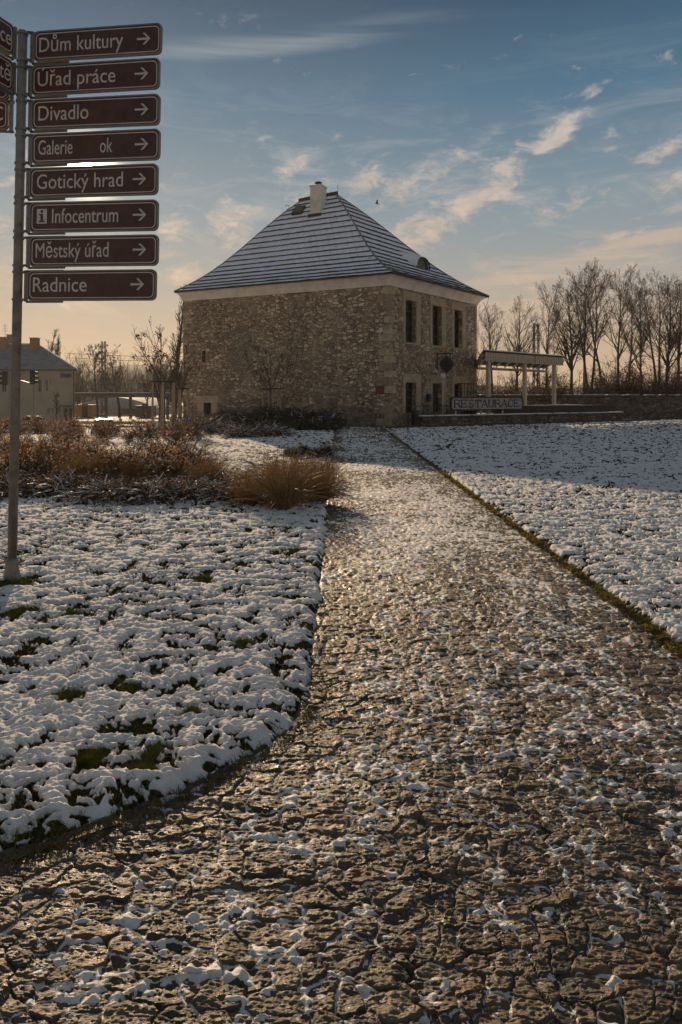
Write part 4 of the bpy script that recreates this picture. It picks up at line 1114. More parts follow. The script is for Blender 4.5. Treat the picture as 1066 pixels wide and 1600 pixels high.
    # slab serif letters made of strokes
    S = {'R': [((0, 0), (0, 1)), ((0, 1), (.5, 1)), ((.5, 1), (.66, .9)), ((.66, .9), (.66, .63)), ((.66, .63), (.5, .52)), ((.5, .52), (0, .52)), ((.38, .52), (.74, 0))],
         'E': [((0, 0), (0, 1)), ((0, 1), (.68, 1)), ((0, .52), (.48, .52)), ((0, 0), (.7, 0)), ((.68, 1), (.68, .80)), ((.7, 0), (.7, .22)), ((.48, .40), (.48, .64))],
         'S': [((.62, .76), (.62, .97)), ((.62, .92), (.45, 1)), ((.45, 1), (.2, 1)), ((.2, 1), (.04, .88)), ((.04, .88), (.04, .68)), ((.04, .68), (.2, .56)), ((.2, .56), (.48, .46)), ((.48, .46), (.64, .33)), ((.64, .33), (.64, .13)), ((.64, .13), (.48, 0)), ((.48, 0), (.2, 0)), ((.2, 0), (.04, .1)), ((.04, .03), (.04, .26))],
         'T': [((.35, 0), (.35, 1)), ((0, 1), (.7, 1)), ((0, 1), (0, .78)), ((.7, 1), (.7, .78))],
         'A': [((0, 0), (.38, 1)), ((.38, 1), (.76, 0)), ((.14, .34), (.62, .34))],
         'U': [((.04, 1), (.04, .22)), ((.04, .22), (.18, .02)), ((.18, .02), (.5, .02)), ((.5, .02), (.66, .22)), ((.66, .22), (.66, 1))],
         'C': [((.64, .74), (.64, .97)), ((.64, .90), (.48, 1)), ((.48, 1), (.24, 1)), ((.24, 1), (.05, .82)), ((.05, .82), (.05, .18)), ((.05, .18), (.24, 0)), ((.24, 0), (.5, 0)), ((.5, 0), (.66, .16))]}
    ser = {'R': [(0, 0), (0, 1), (.74, 0)], 'E': [(0, 0), (0, 1)], 'S': [], 'T': [(.35, 0)], 'A': [(0, 0), (.76, 0)], 'U': [(.04, 1), (.66, 1)], 'C': []}
    mb = MB(); word = 'RESTAURACE'; lw = (L-0.50)/len(word); hh = 0.40; zb = (z0+z1)/2-hh/2
    for i, chh in enumerate(word):
        x0 = -L/2+0.25+i*lw+0.03; sc = lw*0.80/0.74; depth = 0
        def quad(xa, za, xb, zb_, w):
            nonlocal depth
            u = Vector((xb-xa, 0, zb_-za)); 
            u.normalize(); v = Vector((-u.z, 0, u.x))*w/2; e = u*w*0.35
            pts = [Vector((xa, 0, za))-e-v, Vector((xb, 0, zb_))+e-v, Vector((xb, 0, zb_))+e+v, Vector((xa, 0, za))-e+v]
            depth += 1; off = 0.030+0.0012*depth
            mb.add([c+d*p.x+nn*off+Vector((0, 0, p.z)) for p in pts], [(0, 1, 2, 3)])
        for (xa, za), (xb, zb2) in S[chh]:
            vert = abs(xa-xb) < 0.12 and abs(za-zb2) > 0.3 or (chh == 'A' and xa > 0.2 and za == 1) or (chh == 'R' and zb2 == 0 and xa > .3)
            quad(x0+xa*sc, zb+za*hh, x0+xb*sc, zb+zb2*hh, 0.085 if vert else 0.048)
        for xa, za in ser[chh]: quad(x0+xa*sc-0.065, zb+za*hh, x0+xa*sc+0.065, zb+za*hh, 0.042)
    mb.build('lettering', M['board_letter'], rb)
    # pergola with fabric valance
    pg = thing('pergola', 'cream timber pergola with snowy flat awning and scalloped valance', 'pergola', (8.2, 38.0, 0.42))
    P0, P1 = Vector((8.62, 40.0, 0)), Vector((14.6, 45.4, 0)); dd = (P1-P0).normalized(); back = Vector((0.75, 6.4, 0)); zt = 3.92
    for k, px in enumerate((763, 820, 866)):
        t = face_t(P0, P1, px); p = P0.lerp(P1, t); q = MB(); q.box((p.x, p.y, (0.4+zt)/2), (0.20, 0.20, zt-0.4), math.atan2(dd.y, dd.x)); q.box((p.x, p.y, 0.50), (0.28, 0.28, 0.2), math.atan2(dd.y, dd.x)); q.build('post', M['wood_post'], pg)
    for t in (face_t(P0+back, P1+back, 820), face_t(P0+back, P1+back, 866)):
        p = P0.lerp(P1, t)+back; q = MB(); q.box((p.x, p.y, (0.4+3.55)/2), (0.18, 0.18, 3.15), 0); q.build('post', M['wood_post'], pg)
    q = MB(); A0, A1 = P0-dd*0.5, P1+dd*0.35
    wall_run(q, A0, A1, zt+0.002, zt+0.16, 0.14); q.build('front_beam', M['wood_post'], pg)
    q = MB(); wall_run(q, A0+back, A1+back, 3.45, 3.62, 0.14); q.build('back_beam', M['wood_post'], pg)
    q = MB()
    for i in range(9):
        s = A0.lerp(A1, (i+0.5)/9); e = s+back; r1 = [s+Vector((-0.04, 0, zt+0.165)), s+Vector((0.04, 0, zt+0.165)), e+Vector((0.04, 0, 3.63)), e+Vector((-0.04, 0, 3.63))]; q.hexa(r1, [v+Vector((0, 0, 0.12)) for v in r1])
    q.build('rafter', M['wood_post'], pg)
    o_ = -back.normalized()*0.35
    q = MB(); r1 = [A0+o_+Vector((0, 0, zt+0.30)), A1+o_+Vector((0, 0, zt+0.30)), A1+back+Vector((0, 0, 3.77)), A0+back+Vector((0, 0, 3.77))]; q.hexa(r1, [v+Vector((0, 0, 0.07)) for v in r1]); q.build('roof', M['wood_dark'], pg)
    q = MB(); r2 = [v+Vector((0, 0, 0.074)) for v in r1]; q.hexa(r2, [v+Vector((0, 0, 0.05)) for v in r2]); q.build('snow_cover', M['snow'], pg)
    for k, (ta, tb) in enumerate(((0.02, 0.60), (0.61, 0.99))):
        q = MB(); n = 44 if k == 0 else 30; top = []; bot = []
        for i in range(n+1):
            s = A0.lerp(A1, ta+(tb-ta)*i/n)+o_*0.8; w = 0.03*(1 if i % 2 else -1); sc = 0.05*abs(math.sin(i*math.pi/4))
            top.append(s+o_.normalized()*w+Vector((0, 0, zt+0.27))); bot.append(s+o_.normalized()*w*1.3+Vector((0, 0, zt-0.22-sc)))
        q.add(top+bot, [(i, n+1+i, n+2+i, i+1) for i in range(n)]); me = q.build('valance', M['valance'], pg)
        sm = me.modifiers.new('thick', 'SOLIDIFY'); sm.thickness = 0.008
    q = MB(); n = 24; top = []; bot = []
    for i in range(n+1):
        s = (A0+o_*0.8).lerp(A0+back, i/n)-dd*0.12; w = 0.03*(1 if i % 2 else -1); zz = zt+0.27-0.5*i/n
        top.append(s+dd*w+Vector((0, 0, zz))); bot.append(s+dd*w*1.3+Vector((0, 0, zz-0.5)))
    q.add(top+bot, [(i, n+1+i, n+2+i, i+1) for i in range(n)]); me = q.build('valance', M['valance'], pg); sm = me.modifiers.new('thick', 'SOLIDIFY'); sm.thickness = 0.008
    # globe lamp
    p = at(692, 600, 38.6); lp = thing('globe_lamp', 'white globe lamp on a slim post by the building corner', 'lamp', (p.x, p.y, 0.42))
    q = MB(); zt2 = zat(592, p.y); q.tube([(p.x, p.y, 0.4), (p.x, p.y, zt2)], 0.05, 8); q.build('post', M['wood_post'], lp)
    q = MB(); q.lathe([(0.05, -0.02), (0.10, 0.02), (0.15, 0.07), (0.175, 0.15), (0.165, 0.22), (0.12, 0.29), (0.04, 0.32)], (p.x, p.y, zt2), 14); q.build('globe', M['lamp_glass'], lp, smooth=True)
    # iron railing between board and building
    q0, q1 = at(650, 640, 37.0), at(704, 640, 38.0)
    ra = thing('iron_railing', 'thin black iron railing on the terrace before the lower windows', 'railing', (q0.x, q0.y, 0.42)); q = MB()
    for i in range(10): p = q0.lerp(q1, i/9); q.tube([(p.x, p.y, 0.42), (p.x, p.y, 1.10)], 0.012, 4)
    for zz in (0.55, 1.10): q.tube([(q0.x, q0.y, zz), (q1.x, q1.y, zz)], 0.02, 5)
    q.build('bars', M['darkiron'], ra)
    a0, a1 = at(716, 600, 41.0), at(745, 600, 43.0)
    ra = thing('trellis', 'dark iron trellis fence beside the globe lamp', 'fence', (a0.x, a0.y, 0.42)); q = MB()
    for i in range(7): p = a0.lerp(a1, i/6); q.tube([(p.x, p.y, 0.42), (p.x, p.y, 2.45)], 0.018, 4)
    for zz in (0.9, 1.4, 1.9, 2.4): q.tube([(a0.x, a0.y, zz), (a1.x, a1.y, zz)], 0.018, 4)
    q.build('bars', M['darkiron'], ra)
    # short stub post at the corner of the path
    p = at(649, 655, 36.5); q = MB(); q.box((p.x, p.y, 0.35), (0.30, 0.25, 0.9), 0.6); q.box((p.x, p.y, 0.84), (0.40, 0.34, 0.07), 0.6); tag(q.build('gate_pier', M['darkiron']), 'short dark pier at the near end of the terrace wall', 'pier')
    # long wall on the right
    wl = thing('boundary_wall', 'long rubble stone wall with snow on top in front of the bare trees', 'wall', (20, 52, 0)); mb = MB()
    a, b = Vector((9.4, 51.5, 0)), Vector((48, 53.0, 0)); wall_run(mb, a, b, -0.3, 1.62, 0.5); mb.build('masonry', M['garden_wall'], wl)
    mb = MB(); rng = random.Random(6); n = 70
    for i in range(n): wall_run(mb, a.lerp(b, i/n), a.lerp(b, (i+0.985)/n), 1.623, 1.71+0.025*rng.random(), 0.62)
    mb.build('coping', M['kerbstone'], wl)
    mb = MB()
    for i in range(n*2):
        if rng.random() < 0.25: continue
        wall_run(mb, a.lerp(b, i/n/2), a.lerp(b, (i+1.02)/n/2), 1.737, 1.755+0.025*rng.random(), 0.45+0.1*rng.random())
    mb.build('snow_cap', M['snow'], wl)
build_terrace()

# ------------------------------------------------------------------ trees
def bare_tree(seed, H, r0, first=0.28, ang=(0.35, 0.75), up=0.10, n=(20, 9, 6, 3), spread=0.42, forks=1, lean=0.03, twig=0.010):
    rng = np.random.default_rng(seed)
    d = rng.normal(0, lean, (forks, 3)); d[:, 2] = 1; d /= np.linalg.norm(d, axis=1, keepdims=True)
    L = np.full(forks, H)*rng.uniform(0.85, 1.0, forks); P = curves(np.zeros((forks, 3)), d, L, rng, 12, 0.02, 0.035)
    Rr = taper(np.full(forks, r0), 12, 0.12)
    out = [tubes(P, Rr, 7)]; crown = []
    st, d, Lc, r = children(P, Rr, L, n[0], rng, first, 0.97, ang, spread, 0.55)
    P1 = curves(st, d, Lc, rng, 7, up, 0.07); R1 = taper(np.maximum(r, 0.02), 7, 0.25); crown.append(tubes(P1, R1, 5))
    st, d, L2, r = children(P1, R1, Lc, n[1], rng, 0.12, 1.0, (0.35, 0.85), 0.50, 0.6)
    P2 = curves(st, d, L2, rng, 5, up*0.8, 0.09); R2 = taper(np.maximum(r, twig*1.3), 5, 0.4); crown.append(tubes(P2, R2, 3))
    st, d, L3, r = children(P2, R2, L2, n[2], rng, 0.15, 1.0, (0.35, 0.9), 0.55, 0.7)
    P3 = curves(st, d, L3, rng, 4, up*0.6, 0.10); R3 = taper(np.maximum(r*0.7, twig*0.8), 4, 0.5); crown.append(tubes(P3, R3, 3))
    if n[3]:
        st, d, L4, r = children(P3, R3, L3, n[3], rng, 0.2, 1.0, (0.3, 0.9), 0.6, 0.7)
        P4 = curves(st, d, L4, rng, 3, up*0.5, 0.1); crown.append(tubes(P4, taper(np.full(len(L4), twig*0.62), 3, 0.6), 3))
        tips = P4[:, -1]
    else: tips = P3[:, -1]
    return merge(out), merge(crown), tips, rng
def tree_thing(name, label, loc, parts, mat, group=None, leaves=None, leafm=None, rz=0):
    t = thing(name, label, 'tree', loc, (0, 0, rz), group)
    (v, f), (v2, f2) = parts
    link('trunk', np_mesh('trunk', v, f, mat, smooth=True), t, True); link('crown', np_mesh('crown', v2, f2, mat), t, True)
    if leaves is not None: link('leaves', np_mesh('leaves', *leaves, leafm), t, True)
    return t
ORD = ['first', 'second', 'third', 'fourth', 'fifth', 'sixth', 'seventh', 'eighth', 'ninth', 'tenth', 'eleventh', 'twelfth', 'thirteenth', 'fourteenth', 'fifteenth', 'sixteenth']
def build_trees():
    protos = []
    specs = [(11, 0.19, (22, 9, 6, 3), 0.52, 1), (12, 0.16, (20, 9, 6, 3), 0.50, 1), (13, 0.16, (13, 8, 6, 3), 0.46, 2), (14, 0.14, (18, 8, 6, 3), 0.46, 1), (15, 0.18, (24, 8, 6, 3), 0.52, 1)]
    place = [(768, 480, 62, 4), (806, 462, 60, 0), (853, 450, 62, 1), (891, 440, 61, 0), (913, 427, 63, 1), (920, 424, 60, 2), (940, 440, 66, 3), (965, 432, 62, 1), (983, 446, 64, 3), (1003, 455, 74, 4), (1027, 432, 60, 2), (1040, 430, 63, 0), (1062, 438, 61, 4), (1098, 430, 62, 1), (1135, 440, 63, 2)]
    rng = random.Random(9)
    for k, (px, py, Y, s) in enumerate(place):
        H = zat(py, Y); lab = '%s tall bare tree from the building, standing behind the long stone wall' % ORD[k]; loc = (xat(px, Y), Y, -0.05)
        while len(protos) <= 4:
            q = specs[len(protos)]
            a, b, tips, r = bare_tree(q[0], 12.4, q[1], 0.36, (0.40, 0.72), 0.09, q[2], q[3], q[4], 0.035, 0.0085)
            protos.append((np_mesh('trunk', *a, M['bark'], smooth=True), np_mesh('crown', *b, M['bark'])))
        t = thing('bare_tree', lab, 'tree', loc, (0, 0, rng.uniform(0, 6.28)), 'tall bare trees behind the stone wall')
        t.scale = (H/12*rng.uniform(0.9, 1.1), H/12*rng.uniform(0.9, 1.1), H/12.2)
        for nm, me in zip(('trunk', 'crown'), protos[s]): o = bpy.data.objects.new(nm, me); COL.objects.link(o); o.parent = t
    # undergrowth behind the wall: bare bushes with some brown leaves
    meshes = []
    for sd in (31, 32, 33):
        r = np.random.default_rng(sd); n = 26
        d = r.normal(0, 0.45, (n, 3)); d[:, 2] = 1; d /= np.linalg.norm(d, axis=1, keepdims=True); L = r.uniform(2.2, 4.2, n)
        P = curves(r.normal(0, 0.35, (n, 3))*np.array([1, 1, 0]), d, L, r, 7, 0.02, 0.12); Rr = taper(np.full(n, 0.035), 7, 0.3)
        st, dd, L2, q = children(P, Rr, L, 12, r, 0.15, 1, (0.4, 1.0), 0.45, 0.6); P2 = curves(st, dd, L2, r, 5, 0.03, 0.15); R2 = taper(np.maximum(q, .012), 5, .5)
        st, dd, L3, q = children(P2, R2, L2, 5, r, 0.15, 1, (0.4, 1.0), 0.55, 0.7); P3 = curves(st, dd, L3, r, 3, 0.0, 0.15); R3 = taper(np.full(len(L3), .009), 3, .6)
        tips = P3[:, -1]; tips = tips[r.random(len(tips)) < (0.45, 0.2, 0.7)[sd-31]]
        meshes.append((np_mesh('stems', *merge([tubes(P, Rr, 4), tubes(P2, R2, 3), tubes(P3, R3, 3)]), M['bark']), np_mesh('leaves', *cards(tips, np.full(len(tips), 0.085), r), M['leaf_dark'])))
    k = 0
    for i in range(26):
        px = 735+i*26 if i < 8 else 930+(i-8)*13
        px +=+rng.uniform(-6, 6); Y = rng.uniform(54, 66); s = rng.randrange(3)
        t = thing('bare_bush', 'brown twiggy bush in the thicket behind the long stone wall', 'bush', (xat(px, Y), Y, -0.05), (0, 0, rng.uniform(0, 6.28)), 'bushes in the thicket behind the wall')
        h = rng.uniform(0.6, 1.1)*(1.15 if px > 950 else 0.85); t.scale = (h*1.05, h*1.05, h)
        for nm, me in zip(('stems', 'leaves'), meshes[s]): o = bpy.data.objects.new(nm, me); COL.objects.link(o); o.parent = t
    r = np.random.default_rng(51); n = 330
    X = r.uniform(-95, -16, n); Y = r.uniform(145, 200, n); d = r.normal(0, 0.10, (n, 3)); d[:, 2] = 1; L = r.uniform(7.5, 13.5, n); P = curves(np.stack([X, Y, np.full(n, -1.6)], 1), d/np.linalg.norm(d, axis=1, keepdims=True), L, r, 6, 0.02, 0.08); Rr = taper(np.full(n, 0.13), 6, 0.3)
    st, dd, L2, q = children(P, Rr, L, 22, r, 0.1, 1, (0.4, 1.0), 0.36, 0.5); P2 = curves(st, dd, L2, r, 4, 0.05, 0.12); R2 = taper(np.maximum(q, 0.022), 4, 0.5)
    o = link('woodland', np_mesh('woodland', *merge([tubes(P, Rr, 3), tubes(P2, R2, 3)]), M['bark_far'])); tag(o, 'hazy leafless wood beyond the platform canopy and hall', 'woodland', kind='stuff')
    # far wood closing the view behind the thicket
    r = np.random.default_rng(50); n = 420
    X = r.uniform(-60, 150, n); Y = r.uniform(95, 150, n); X = np.where(X < -5, X-40, X); k = X > -5; X, Y = X[k], Y[k]; n = len(X)
    d = r.normal(0, 0.10, (n, 3)); d[:, 2] = 1; L = r.uniform(4.5, 8.5, n); P = curves(np.stack([X, Y, np.full(n, -0.5)], 1), d/np.linalg.norm(d, axis=1, keepdims=True), L, r, 6, 0.02, 0.08); Rr = taper(np.full(n, 0.10), 6, 0.3)
    st, dd, L2, q = children(P, Rr, L, 16, r, 0.1, 1, (0.4, 1.0), 0.40, 0.5); P2 = curves(st, dd, L2, r, 4, 0.05, 0.12); R2 = taper(np.maximum(q, 0.02), 4, 0.5)
    o = link('woodland', np_mesh('woodland', *merge([tubes(P, Rr, 3), tubes(P2, R2, 3)]), M['bark_far'])); tag(o, 'distant leafless wood behind the thicket and wall', 'woodland', kind='stuff')
    # lattice mast among the right trees
    mast((xat(838, 70), 70, 0), zat(505, 70), 0.55, 'dark lattice mast standing among the bare trees behind the wall')

    # left: two broad trees, a pair of tall poplars behind the house, columnar poplar by the building, hazy ones far off
    G = gz(-40, 80)
    def one(label, px, py, Y, seed, kind, mat, wide=1.0, rz=0, nm='bare_tree'):
        z0 = gz(xat(px, Y), Y) if Y < 60 else G; H = zat(py, Y)-z0
        if kind == 'poplar': a, b, tips, r = bare_tree(seed, H, 0.02*H, 0.10, (0.18, 0.32), 0.10, (34, 9, 5, 0), 0.26, 1, 0.01, 0.014)
        elif kind == 'broad': a, b, tips, r = bare_tree(seed, H, 0.022*H, 0.28, (0.5, 0.95), 0.05, (18, 9, 6, 2), 0.46, 1, 0.02, 0.016)
        else: a, b, tips, r = bare_tree(seed, H, 0.016*H, 0.2, (0.35, 0.7), 0.08, (16, 8, 5, 0), 0.36, 1, 0.02, 0.016)
        lv = None
        if kind == 'broad': t2 = tips[r.random(len(tips)) < 0.10]; lv = cards(t2, np.full(len(t2), 0.16), r)
        t = tree_thing(nm, label, (xat(px, Y), Y, z0), (a, b), mat, None, lv, M['leaf_dark'], rz); t.scale = (wide, wide, 1); return t
    one('round crowned bare tree left of the lattice mast by the canopy', 153, 547, 100, 61, 'broad', M['bark_far'], 0.9)
    one('round crowned bare tree right of the lattice mast by the canopy', 187, 541, 100, 62, 'broad', M['bark_far'], 1.0)
    one('left of two slim poplars rising behind the house roof', 70, 510, 105, 63, 'poplar', M['bark_far'], 1.1, nm='poplar')
    one('right of two slim poplars rising behind the house roof', 86, 516, 105, 64, 'poplar', M['bark_far'], 1.1, nm='poplar')
    one('low bare tree between the house corner and the mast', 122, 570, 110, 65, 'x', M['bark_far'], 1.0)
    one('tall columnar bare poplar against the left wall of the stone building', 273, 446, 62, 66, 'poplar', M['bark'], 1.0, nm='poplar')
    one('slender bare tree left of the columnar poplar', 250, 500, 66, 67, 'x', M['bark_far'], 1.0)
    one('bushy bare tree far behind the tree guard', 228, 575, 95, 68, 'broad', M['bark_far'], 1.1)
    one('small bare tree beside the house door', 88, 612, 76, 69, 'x', M['bark_far'], 0.9)
def mast(base, top, w, label):
    t = thing('lattice_mast', label, 'mast', base); b = Vector(base); mb = MB(); H = top-b.z; h = w/2
    for sx, sy in ((-1, -1), (1, -1), (1, 1), (-1, 1)): mb.tube([b+Vector((sx*h, sy*h, 0)), b+Vector((sx*h*0.8, sy*h*0.8, H))], 0.05, 4)
    n = int(H/0.7)
    for i in range(n):
        z0, z1 = H*i/n, H*(i+1)/n
        for k, ((ax, ay), (bx, by)) in enumerate((((-1, -1), (1, -1)), ((1, -1), (1, 1)), ((1, 1), (-1, 1)), ((-1, 1), (-1, -1)))):
            s = (1-0.2*i/n)*h
            p, q = ((ax, ay), (bx, by)) if i % 2 else ((bx, by), (ax, ay))
            mb.tube([b+Vector((p[0]*s, p[1]*s, z0)), b+Vector((q[0]*s, q[1]*s, z1))], 0.03, 3)
    mb.build('lattice', M['darkiron'], t); mb = MB(); mb.box((b.x, b.y, b.z+0.1), (w*1.6, w*1.6, 0.4)); mb.build('footing', M['kerbstone'], t)
    return t
build_trees()

# ------------------------------------------------------------------ staked young trees
def young(px, Y, top_py, guard_top, guard_w, seed, label, glabel):
    x = xat(px, Y); z0 = gz(x, Y); rng = np.random.default_rng(seed)
    H = zat(top_py, Y)-z0; hg = zat(guard_top, Y)-z0
    t = thing('young_tree', label, 'tree', (x, Y, z0))
    n = 10; trunk = curves(np.zeros((1, 3)), np.array([[0, 0, 1.0]]), np.array([hg*0.98]), rng, 6, 0, 0.01)
    link('trunk', np_mesh('trunk', *tubes(trunk, taper(np.array([0.045]), 6, 0.75), 7), M['bark_young'], smooth=True), t, True)
    st = trunk[0, -1][None]+np.zeros((n, 3)); st[:, 2] -= rng.uniform(0, 0.35, n)
    a = rng.uniform(0, 6.28, n); s = rng.uniform(0.15, 0.85, n); d = np.stack([np.cos(a)*s, np.sin(a)*s, np.ones(n)], 1); d /= np.linalg.norm(d, axis=1, keepdims=True)
    L = (H-hg)*rng.uniform(0.7, 1.1, n); P = curves(st, d, L, rng, 7, 0.04, 0.06); Rr = taper(np.full(n, 0.014), 7, 0.4)
    st, d, L2, r = children(P, Rr, L, 6, rng, 0.2, 1, (0.35, 0.8), 0.42, 0.65); P2 = curves(st, d, L2, rng, 5, 0.06, 0.10); R2 = taper(np.maximum(r, 0.008), 5, 0.5)
    st, d, L3, r = children(P2, R2, L2, 3, rng, 0.3, 1, (0.35, 0.9), 0.5, 0.7); P3 = curves(st, d, L3, rng, 3, 0.05, 0.10); R3 = taper(np.full(len(L3), 0.006), 3, 0.6)
    link('crown', np_mesh('crown', *merge([tubes(P, Rr, 5), tubes(P2, R2, 4), tubes(P3, R3, 3)]), M['bark_young']), t, True)
    tips = P3[:, -1]; k = rng.choice(len(tips), min(len(tips), 34), False); c = np.repeat(tips[k], 7, 0)+rng.normal(0, 0.05, (len(k)*7, 3))
    link('leaves', np_mesh('leaves', *cards(c, np.full(len(c), 0.06), rng), M['leaf_dark']), t, True)
    gd = thing('tree_guard', glabel, 'tree guard', (x, Y, z0)); w = guard_w/2
    pts = [(-w, -w*0.5), (w*0.15, -w), (w, -w*0.3), (-w*0.45, w*0.7), (w*0.62, w*0.8)]
    for px_, py_ in pts:
        q = MB(); q.tube([(px_, py_, -0.1), (px_*0.98, py_*0.98, hg)], [0.042, 0.038], 8); q.build('stake', M['stake'], gd, local=True)
    q = MB()
    for (a_, b_) in ((0, 1), (1, 2), (2, 4), (4, 3), (3, 0)):
        A_, B_ = pts[a_], pts[b_]; c = ((A_[0]+B_[0])/2, (A_[1]+B_[1])/2, hg+0.012); q.box(c, (math.dist(A_, B_)+0.08, 0.06, 0.05), math.atan2(B_[1]-A_[1], B_[0]-A_[0]))
    q.build('top_rail', M['wood_dark'], gd, local=True)
young(257, 26, 505, 597, 0.80, 71, 'bare young tree staked in the left bed, few dark leaves left', 'nearer tree guard of round stakes and dark top rail in the bed')
young(425, 36, 530, 608, 0.92, 72, 'bare young tree staked in front of the stone building wall', 'farther tree guard of pale stakes in front of the stone wall')
young(283, 30, 560, 608, 0.7, 73, 'small leafless young tree beside the left corner of the building', 'thin tree guard half hidden behind the nearer one')

# ------------------------------------------------------------------ planting bed
def bed_shrub(seed, kind):
    """returns dict part -> mesh; about 0.7 m high, centred on the origin"""
    r = np.random.default_rng(seed); parts = {}
    if kind == 'upright':
        n = 60; d = r.normal(0, 0.5, (n, 3)); d[:, 2] = 1; d /= np.linalg.norm(d, axis=1, keepdims=True); L = r.uniform(0.35, 0.80, n)
        P = curves(r.normal(0, 0.10, (n, 3))*np.array([1, 1, 0]), d, L, r, 6, -0.02, 0.12); Rr = taper(np.full(n, 0.006), 6, 0.5)
        st, dd, L2, q = children(P, Rr, L, 7, r, 0.3, 1, (0.4, 1.0), 0.45, 0.8); P2 = curves(st, dd, L2, r, 4, 0.0, 0.15); R2 = taper(np.full(len(L2), 0.0038), 4, 0.6)
        parts['twigs'] = (merge([tubes(P, Rr, 3), tubes(P2, R2, 3)]), 'twig_red')
        pts = P2[:, 1:].reshape(-1, 3); pts = np.repeat(pts, 1, 0)+r.normal(0, 0.02, (len(pts), 3)); pts = pts[r.random(len(pts)) < 0.62]
        parts['leaves'] = (cards(pts, np.full(len(pts), 0.024), r), 'leaf_rust')
        k = r.random(len(P2)) < 0.16; Q = P2[k][:, 1:3]+np.array([0, 0, 0.010]); parts['snow'] = (tubes(Q, taper(np.full(len(Q), 0.013), 2, 0.6), 4), 'snow')
    elif kind == 'weeping':
        n = 230; a = r.uniform(0, 6.28, n); s = r.uniform(0.3, 1.6, n); d = np.stack([np.cos(a)*s, np.sin(a)*s, np.ones(n)], 1); d /= np.linalg.norm(d, axis=1, keepdims=True); L = r.uniform(0.4, 0.85, n)
        P = curves(r.normal(0, 0.12, (n, 3))*np.array([1, 1, 0]), d, L, r, 8, -0.24, 0.10); P[:, :, 2] = np.maximum(P[:, :, 2], 0.01); Rr = taper(np.full(n, 0.006), 8, 0.5)
        st, dd, L2, q = children(P, Rr, L, 4, r, 0.3, 1, (0.3, 0.8), 0.45, 0.8); P2 = curves(st, dd, L2, r, 4, -0.12, 0.15); R2 = taper(np.full(len(L2), 0.004), 4, 0.6)
        parts['twigs'] = (merge([tubes(P, Rr, 3), tubes(P2, R2, 3)]), 'twig_red')
        k = r.random(n) < 0.5; Q = P[k][:, 3:6]+np.array([0, 0, 0.013]); k2 = r.random(len(P2)) < 0.13; Q2 = P2[k2]+np.array([0, 0, 0.010])
        rr = 0.0135*np.sin(np.linspace(0.5, 2.6, 3))[None, :]*r.uniform(0.5, 1.2, (len(Q), 1))
        parts['snow'] = (merge([tubes(Q, rr, 5), tubes(Q2, taper(np.full(len(Q2), 0.006), 4, 0.6), 4)]), 'snow')
        pts = P2[:, 1:].reshape(-1, 3); pts = pts[r.random(len(pts)) < 0.45]; parts['leaves'] = (cards(pts, np.full(len(pts), 0.024), r), 'leaf_brown')
    elif kind == 'evergreen':
        n = 90; d = r.normal(0, 0.7, (n, 3)); d[:, 2] = np.abs(d[:, 2])+0.6; d /= np.linalg.norm(d, axis=1, keepdims=True); L = r.uniform(0.3, 0.75, n)
        P = curves(r.normal(0, 0.15, (n, 3))*np.array([1, 1, 0]), d, L, r, 6, 0.0, 0.12); Rr = taper(np.full(n, 0.007), 6, 0.4)
        st, dd, L2, q = children(P, Rr, L, 6, r, 0.25, 1, (0.4, 1.0), 0.5, 0.8); P2 = curves(st, dd, L2, r, 4, 0.03, 0.15)
        parts['twigs'] = (merge([tubes(P, Rr, 3), tubes(P2, taper(np.full(len(L2), 0.004), 4, 0.5), 3)]), 'bark')
        pts = np.repeat(P2[:, 1:].reshape(-1, 3), 5, 0); pts = pts+r.normal(0, 0.03, pts.shape); parts['leaves'] = (cards(pts, np.full(len(pts), 0.028), r), 'evergreen')
        k = r.random(len(P2)) < 0.10; Q = P2[k]+np.array([0, 0, 0.02]); parts['snow'] = (tubes(Q, taper(np.full(len(Q), 0.016), 4, 0.6), 4), 'snow')
    return {k: np_mesh(k, *vf, M[m]) for k, (vf, m) in parts.items()}
SH = {}
def put_shrub(name, kind, variants, loc, rz, sc, label, group):
    key = (kind, variants)
    if key not in SH: SH[key] = bed_shrub(hash_seed(kind, variants), kind)
    t = thing(name, label, 'shrub', loc, (0, 0, rz), group); t.scale = sc if hasattr(sc, '__len__') else (sc, sc, sc)
    for nm, me in SH[key].items(): o = bpy.data.objects.new(nm, me); COL.objects.link(o); o.parent = t
def hash_seed(k, v): return {'upright': 100, 'weeping': 200, 'evergreen': 300}[k]+v
